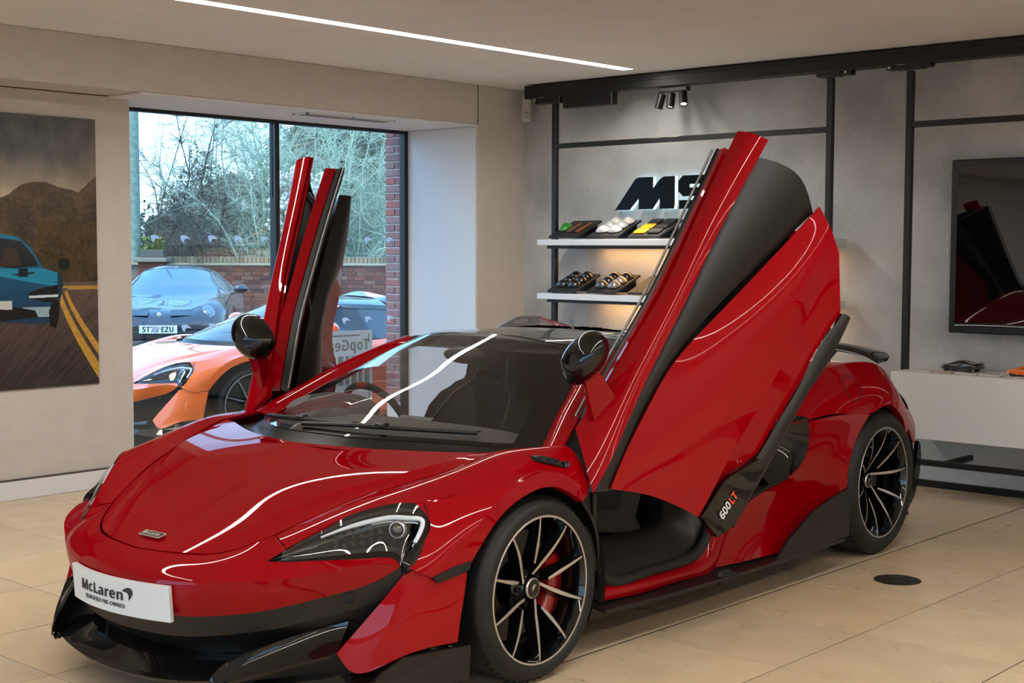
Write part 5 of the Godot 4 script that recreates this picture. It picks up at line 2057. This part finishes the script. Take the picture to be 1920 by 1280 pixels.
# ------------------------------------------------------------------ display wall
func build_display() -> void:
	var steel := cmat(Color(.035, .037, .038), .45)
	var zf := -4.45
	# ceiling rail
	var rail := thing("track_rail", "long black ceiling track rail in front of the grey wall", "track rail", Vector3.ZERO)
	var rm := MB.new()
	rm.box(v(2.4, 2.652, zf), v(10.84, .096, .10), .004)
	obj("beam", rm, steel, rail)
	var rl := MB.new()
	rl.box(v(2.4, 2.664, zf + .052), v(10.84, .012, .008), .001)
	obj("rail_lip", rl, cmat(Color(.05, .052, .054), .35), rail)
	var bx := [[-2.80, 2.585, .24, .07, "adapter"], [-2.42, 2.555, .46, .10, "driver_box"], [-.47, 2.588, .17, .05, "adapter"], [-.345, 2.588, .07, .045, "adapter_end"], [.075, 2.590, .19, .05, "adapter"], [-.045, 2.590, .05, .045, "adapter_end"], [.19, 2.592, .05, .04, "adapter_end"]]
	for b in bx:
		var m := MB.new()
		m.box(v(b[0], b[1] + .008, zf + .01), v(b[2], b[3], .07), .006)
		obj(b[4], m, steel, rail)
	for x in [-2.915, -.345, -.05]:
		var sc := MB.new()
		sc.lathe([Vector2(0, .004), Vector2(.007, .004), Vector2(.008, 0)], v(x, 2.59, zf + .047), Vector3.BACK, 12)
		obj("screw", sc, cmat(Color(.75, .75, .75), .4), rail)
	for x in [-2.85, .03]:
		var lb := MB.new()
		lb.box(v(x, 2.607, zf + .0465), v(.055, .008, .002), 0.0)
		obj("rating_label", lb, cmat(Color(.70, .70, .70), .6), rail)
	# posts and bars
	var px := [-2.752, -.47, .072, 2.35]
	var lbl := ["black steel upright left of the sample shelves", "black steel upright right of the sample shelves", "black steel upright left of the television", "black steel upright right of the television"]
	for i in 4:
		var m := MB.new()
		m.box(v(px[i], 1.283, zf), v(.040, 2.566, .040), .003)
		single("steel_post", m, steel, lbl[i], "post", "uprights of the display frame")
	for e in [[-2.732, -.49, "black steel crossbar above the illuminated logo"], [.092, 2.33, "black steel crossbar above the television"]]:
		var m := MB.new()
		m.box(v((e[0] + e[1]) * .5, 2.243, zf), v(e[1] - e[0] - .002, .036, .036), .003)
		single("steel_crossbar", m, steel, e[2], "bar", "crossbars of the display frame")
	# shelves
	var ys := [1.553, 1.158, .760]
	var sl := ["upper white shelf of trim samples", "middle white shelf of dark samples", "lower white shelf of dark leather samples"]
	var wm := cmat(Color(.84, .85, .86), .5)
	for i in 3:
		var t := thing("display_shelf", sl[i] + " on the grey wall", "shelf", v(-1.62, ys[i], -4.47), 0.0, "white display shelves")
		var m := MB.new()
		m.box(v(0, -.0215, .0), v(2.34, .043, .36), .003)
		obj("board", m, wm, t)
		var b := MB.new()
		b.box(v(0, -.056, .10), v(2.26, .022, .03), .002)
		b.box(v(0, -.056, -.10), v(2.26, .022, .03), .002)
		obj("bearer", b, steel, t)
		if i < 2:
			var e := MB.new()
			e.box(v(.10, -.047, -.145), v(1.9, .006, .014), 0.0)
			obj("light_strip", e, glow(Color(1.0, .78, .52), 1.6), t)
			var l := AreaLight3D.new()
			l.area_size = Vector2(1.9, .02)
			l.area_normalize_energy = true
			l.light_color = Color(1.0, .76, .50)
			l.light_energy = .55
			l.shadow_enabled = true
			l.name = "light"
			l.position = v(.10, -.053, -.14)
			l.rotation = Vector3(-PI / 2, 0, 0)
			t.add_child(l)
	build_samples()
	build_logo()
	# spotlights
	var sp0 := thing("spotlight_cluster", "group of three small black spotlights hanging from the track rail", "spotlight", v(-1.68, 2.60, zf))
	var ba := MB.new()
	ba.box(v(0, -.018, 0), v(.24, .030, .05), .004)
	obj("base", ba, steel, sp0)
	var ends := [[-.098, v(-.22, -1, .15)], [-.02, v(.03, -1, .22)], [.072, v(.38, -1, .42)]]
	for i in 3:
		var d: Vector3 = (ends[i][1] as Vector3).normalized()
		var o := v(ends[i][0], -.035, .0)
		var m := MB.new()
		m.lathe([Vector2(0, .0), Vector2(.026, .0), Vector2(.028, .004), Vector2(.028, .102), Vector2(.024, .102), Vector2(.022, .094)], o + d * .008, d, 24)
		var h := obj("spot_head", m, steel, sp0)
		var f := MB.new()
		f.lathe([Vector2(0, .092), Vector2(.0225, .092)], o + d * .008, d, 20)
		obj("lamp_face", f, glow(Color(1, .97, .92), 4.0), h)
		var l := SpotLight3D.new()
		l.light_color = Color(1.0, .93, .82)
		l.light_energy = 2.2
		l.light_size = .02
		l.spot_angle = 24.0
		l.spot_range = 12.0
		l.spot_attenuation = 2.0
		l.shadow_enabled = true
		l.name = "light"
		sp0.add_child(l, true)
		l.position = o + d * .118
		l.look_at_from_position(sp0.position + o + d * .118, sp0.position + o + d * 1.0, Vector3.RIGHT)
	# television
	var tv := thing("television", "large wall-mounted black television showing a dark screen", "television", v(1.22, 1.505, -4.60))
	var tb := MB.new()
	tb.box(v(0, 0, 0), v(1.86, 1.045, .06), .006)
	obj("bezel", tb, cmat(Color(.03, .034, .038), .35), tv)
	var ts := MB.new()
	ts.box(v(0, 0, .0285), v(1.78, .965, .005), .001)
	var tm := cmat(Color(.02, .022, .025), .02)
	tm.metallic_specular = .9
	obj("screen", ts, tm, tv)
	for y in [.075, -.01]:
		var cl := MB.new()
		cl.box(v(-.942, y, .0), v(.024, .010, .012), .002)
		cl.box(v(-.955, y - .022, .004), v(.016, .05, .010), .003)
		obj("cable_clip", cl, cmat(Color(.78, .78, .77), .5), tv)
	# floating console
	var co := thing("floating_console", "white wall-hung console cabinet under the television", "cabinet", v(1.55, .36, -4.455))
	var c0 := MB.new()
	c0.box(v(0, .197, 0), v(2.94, .394, .41), .003)
	obj("body", c0, cmat(Color(.83, .82, .80), .55), co)
	var fr := thing("console_stand", "black steel frame under the white console", "frame", v(1.55, 0, -4.45))
	var f0 := MB.new()
	f0.box(v(0, .215, .15), v(2.94, .034, .034), .003)
	obj("rail", f0, steel, fr)
	for x in [-1.14, 0.0, 1.14]:
		var q := MB.new()
		q.box(v(x, .215, -.045), v(.034, .034, .35), .003)
		obj("stay", q, steel, fr)
	for x in [-1.45, 1.45]:
		var q := MB.new()
		q.box(v(x, .179, .15), v(.034, .358, .034), .003)
		obj("leg", q, steel, fr)
	var sk := MB.new()
	sk.box(v(2.4, .022, -4.692), v(11.2, .044, .016), .002)
	struct("baseboard_back", sk, steel)
	# model cars and cards
	model_car(v(.385, .754, -4.555), -.12, Color(.03, .03, .032), "black scale-model sports car on the white console", 1.0)
	model_car(v(.835, .754, -4.46), -.12, Color(.90, .40, .06), "orange scale-model sports car on the white console", 1.0)
	var cards := [[v(.205, .754, -4.40), .15], [v(.36, .754, -4.34), .12], [v(.52, .754, -4.36), .05], [v(.66, .754, -4.36), -.03]]
	var cl := ["white card at the left end of the console top", "beige card in front of the black model car", "white card between the two model cars", "white card beside the orange model car"]
	for i in 4:
		var t := thing("info_card", cl[i], "card", cards[i][0], cards[i][1], "cards on the console")
		var m := MB.new()
		m.box(v(0, .0045, 0), v(.125, .007, .08), .001)
		obj("card", m, cmat(Color(.80, .77, .74) if i != 1 else Color(.70, .63, .57), .6), t)
		var p := MB.new()
		p.box(v(.01, .0083, -.01), v(.045, .0004, .018), 0.0)
		obj("print", p, cmat(Color(.35, .33, .32), .6), t)

func model_car(at: Vector3, turn: float, c: Color, label: String, s: float) -> void:
	# nose towards -x
	var t := thing("model_car", label, "model car", at, turn)
	var m := MB.new()
	var R := surf([pts([-.128,.012,0, -.125,.022,0, -.095,.034,0, -.055,.044,0, -.02,.062,0, .02,.066,0, .06,.056,0, .10,.050,0, .128,.046,0, .130,.02,0]),
		pts([-.122,.012,.030, -.118,.024,.030, -.09,.037,.034, -.055,.046,.036, -.018,.061,.026, .02,.065,.028, .06,.056,.034, .10,.050,.036, .126,.045,.036, .128,.02,.036]),
		pts([-.108,.012,.050, -.104,.026,.052, -.085,.039,.054, -.055,.042,.055, -.015,.042,.052, .02,.044,.050, .06,.047,.054, .10,.046,.055, .122,.040,.052, .124,.02,.050]),
		pts([-.106,.010,.052, -.102,.014,.055, -.085,.018,.057, -.055,.014,.056, -.015,.012,.052, .02,.012,.052, .06,.014,.056, .10,.016,.057, .120,.016,.053, .122,.012,.050])], 40, 18)
	m.grid(R, v(0, 1, .4))
	var a := MB.new()
	a.add(m)
	for i in range(0, m.V.size(), 3):
		for k in [0, 2, 1]: a.put(v(m.V[i + k].x, m.V[i + k].y, -m.V[i + k].z), v(m.N[i + k].x, m.N[i + k].y, -m.N[i + k].z))
	obj("body", a, paint(c, .35), t)
	for x in [-.070, .080]:
		for z in [-.051, .051]:
			var w := MB.new()
			w.lathe([Vector2(.010, .0045), Vector2(.017, .0055), Vector2(.0185, .003), Vector2(.0185, -.012)], v(x, .0185, z), v(0, 0, signf(z)), 20)
			var o := obj("wheel", w, RUB, t)
			var h := MB.new()
			h.lathe([Vector2(0, .004), Vector2(.004, .004), Vector2(.012, .003)], v(x, .0185, z), v(0, 0, signf(z)), 12)
			obj("hub", h, cmat(Color(.25, .25, .26), .35, .6), o)
	var g := MB.new()
	g.panel(surf([pts([-.050,.0475,.030, -.016,.0625,.022, .02,.0662,.024, .05,.060,.028]), pts([-.045,.0425,.0525, -.012,.0445,.0515, .02,.046,.0502, .05,.0475,.053])], 12, 3), v(0, .3, 1), .0006)
	for i in g.V.size(): g.V[i] += v(0, .0006, .0012)
	obj("window", g, paint(Color(.02, .022, .025), .15), t)
	var sp_ := MB.new()
	sp_.box(v(.118, .056, 0), v(.024, .003, .10), .001)
	obj("spoiler", sp_, paint(c, .35), t)

func sample(kind: int, at: Vector3, bs: Basis, c: Color, label: String, grp: String, metal := 0.0) -> void:
	var nm: String = ["paint_sample", "leather_swatch", "leather_pad"][kind]
	var t := thing(nm, label, "sample", at, 0.0, grp)
	t.basis = bs
	if kind == 0: t.basis = bs * Basis.from_scale(Vector3.ONE * 1.22)
	if kind == 0:
		# small car-shaped paint form on a dark foot
		var m := MB.new()
		var R := []
		for i in 13:
			var u := lerpf(-1, 1, i / 12.0)
			var row := PackedVector3Array()
			var w: float = sqrt(maxf(0.0, 1.0 - pow(absf(u), 2.6))) * .031 + .0005
			var hh: float = sqrt(maxf(0.0, 1.0 - pow(absf(u), 2.2))) * (.022 + .010 * exp(-pow((u - .1) * 2.2, 2.0))) + .0005
			for j in 13:
				var a := PI * j / 12.0
				row.append(v(u * .047, .005 + sin(a) * hh, cos(a) * w))
			R.append(row)
		m.grid(R, Vector3.UP)
		obj("form", m, paint(c, .3, metal), t)
		var b := MB.new()
		b.box(v(0, .003, 0), v(.074, .006, .046), .002)
		obj("foot", b, SAT, t)
	else:
		var m := MB.new()
		if kind == 1: m.box(v(0, .006, 0), v(.036, .012, .17), .004)
		else: m.box(v(0, .009, 0), v(.10, .016, .075), .006)
		obj("swatch", m, cmat(c, .6), t)

func build_samples() -> void:
	var where := func(q: int) -> String:
		return ["top row", "middle row", "front row"][q / 2] + (", post side" if q % 2 == 0 else ", far side")
	var trays := []
	var tm := cmat(Color(.12, .125, .13), .5)
	var spots := [[-2.56, 1.553, "upper shelf, beside the left upright"], [-2.195, 1.553, "upper shelf, second from the left upright"], [-1.83, 1.553, "upper shelf, third from the left upright"],
		[-2.57, 1.158, "middle shelf, beside the left upright"], [-2.20, 1.158, "middle shelf, second from the left upright"], [-1.83, 1.158, "middle shelf, third from the left upright"],
		[-2.50, .760, "lower shelf, beside the left upright"], [-2.13, .760, "lower shelf, second from the left upright"]]
	for i in spots.size():
		var t := thing("sample_tray", "dark sloping sample tray on the " + spots[i][2], "tray", v(spots[i][0], spots[i][1], -4.455), 0.0, "sloping sample trays")
		var bs := Basis(Vector3.RIGHT, deg_to_rad(22.0))
		var m := MB.new()
		m.box(bs * v(0, 0, 0) + v(0, .075, 0), v(.265, .016, .32), .002, bs)
		obj("board", m, tm, t)
		var f := MB.new()
		f.box(v(0, .062, -.12), v(.22, .10, .012), .002)
		obj("prop", f, tm, t)
		trays.append([v(spots[i][0], spots[i][1] + .075, -4.455), bs])
	var place := func(tr: int, x: float, z: float) -> Vector3:
		var b: Basis = trays[tr][1]
		return trays[tr][0] + b * v(x, .008, z)
	var B: Basis = trays[0][1]
	sample(0, place.call(0, -.075, .01), B * Basis(Vector3.UP, PI / 2), Color(.13, .50, .08), "bright green car-shaped paint sample on the upper shelf", "")
	sample(1, place.call(0, .0, .0), B, Color(.48, .27, .15), "tan leather swatch beside the green paint sample", "tan leather swatches")
	sample(1, place.call(0, .085, .0), B, Color(.50, .26, .14), "tan leather swatch at the far side of its tray", "tan leather swatches")
	sample(1, place.call(0, .042, .0), B, Color(.05, .05, .05), "black leather swatch between two tan ones", "")
	var names := ["white", "cream", "pale silver", "silver", "white", "pearl"]
	var wc := [Color(.86, .84, .80), Color(.88, .85, .80), Color(.68, .69, .70), Color(.72, .73, .74), Color(.82, .82, .83), Color(.86, .85, .82)]
	for q in 6:
		sample(0, place.call(1, -.055 + .11 * (q % 2), -.095 + .08 * (q / 2)), B, wc[q], names[q] + " paint form in the upper shelf's second tray, " + where.call(q), "white and silver paint samples on the upper shelf", .0)
	for q in 6:
		var yel := q in [1, 2, 3] if false else q in [2, 4]
		sample(2, place.call(2, -.06 + .12 * (q % 2), -.10 + .095 * (q / 2)), B, Color(.85, .66, .03) if yel else Color(.09, .085, .08), ("yellow" if yel else "black") + " leather pad in the upper shelf's third tray, " + where.call(q), "yellow leather pads" if yel else "black leather pads of the upper shelf")
	for q in 6:
		sample(0, place.call(3, -.055 + .11 * (q % 2), -.095 + .08 * (q / 2)), B, Color(.02, .02, .022), "black paint form in the middle shelf's first tray, " + where.call(q), "black paint samples on the middle shelf")
	var dc := [Color(.07, .06, .055), Color(.10, .085, .06), Color(.12, .10, .09), Color(.70, .62, .55), Color(.30, .28, .26), Color(.55, .52, .48)]
	for q in 6:
		sample(0, place.call(4, -.055 + .11 * (q % 2), -.095 + .08 * (q / 2)), B, dc[q], ["dark brown", "dark bronze", "dark copper", "pale bronze", "grey", "silver-beige"][q] + " paint form in the middle shelf's second tray, " + where.call(q), "bronze and grey paint samples on the middle shelf", .4)
	for q in 6:
		sample(2, place.call(6, -.06 + .12 * (q % 2), -.10 + .095 * (q / 2)), B, Color(.07, .065, .065), "dark leather pad on the lower shelf, " + where.call(q), "dark leather pads on the lower shelf")
	for q in 5:
		sample(1, place.call(7, -.10 + .05 * q, .0), B * Basis(Vector3.UP, .0), Color(.42, .41, .40) if q % 2 == 0 else Color(.16, .155, .15), ("grey" if q % 2 == 0 else "dark") + " narrow swatch on the lower shelf, number " + ["one", "two", "three", "four", "five"][q] + " from the left upright", "light swatches on the lower shelf" if q % 2 == 0 else "dark swatches on the lower shelf")

func build_logo() -> void:
	# cut-out letters standing off the wall, lit from behind
	var t := thing("wall_logo", "black cut-out letters with white backlight on the grey wall", "sign", v(-2.335, 1.768, -4.665))
	var s := .235 / 144.0
	var M := [Vector2(0,0), Vector2(112,135), Vector2(130,143), Vector2(205,143), Vector2(205,88), Vector2(248,132), Vector2(268,143), Vector2(322,143), Vector2(322,20), Vector2(318,2), Vector2(247,2), Vector2(247,55), Vector2(203,2), Vector2(132,2), Vector2(132,55), Vector2(77,0)]
	var S := [Vector2(350,0), Vector2(350,38), Vector2(450,38), Vector2(450,54), Vector2(372,54), Vector2(346,76), Vector2(346,122), Vector2(370,144), Vector2(500,144), Vector2(500,106), Vector2(400,106), Vector2(400,92), Vector2(480,92), Vector2(504,70), Vector2(504,22), Vector2(480,0)]
	var O1 := [Vector2(552,0), Vector2(526,22), Vector2(526,122), Vector2(552,144), Vector2(612,144), Vector2(612,106), Vector2(578,106), Vector2(578,38), Vector2(612,38), Vector2(612,0)]
	var O2 := [Vector2(612,0), Vector2(612,38), Vector2(646,38), Vector2(646,106), Vector2(612,106), Vector2(612,144), Vector2(672,144), Vector2(698,122), Vector2(698,22), Vector2(672,0)]
	var lm := cmat(Color(.022, .024, .026), .28)
	lm.metallic_specular = .25
	var halo := glow(Color(.80, .95, 1.0), 2.2)
	for e in [[M], [S], [O1, O2]]:
		var f := MB.new()
		var b := MB.new()
		for poly in e:
			var pf := PackedVector3Array()
			var pb := PackedVector3Array()
			for q in poly:
				pf.append(v(q.x * s, q.y * s, .012))
				pb.append(v(q.x * s, q.y * s, -.020))
			f.slab(pf, v(0, 0, .016))
			b.slab(pb, v(0, 0, .030))
		var o := obj("letter", f, lm, t)
		var g := obj("halo_edge", b, halo, o)
	for x in [.22, .70, 1.0]:
		var l := OmniLight3D.new()
		l.light_color = Color(.75, .93, 1.0)
		l.light_energy = .012
		l.light_size = .01
		l.shadow_enabled = true
		l.name = "light"
		l.position = v(x, .10, -.024)
		t.add_child(l, true)

func finish() -> void: pass
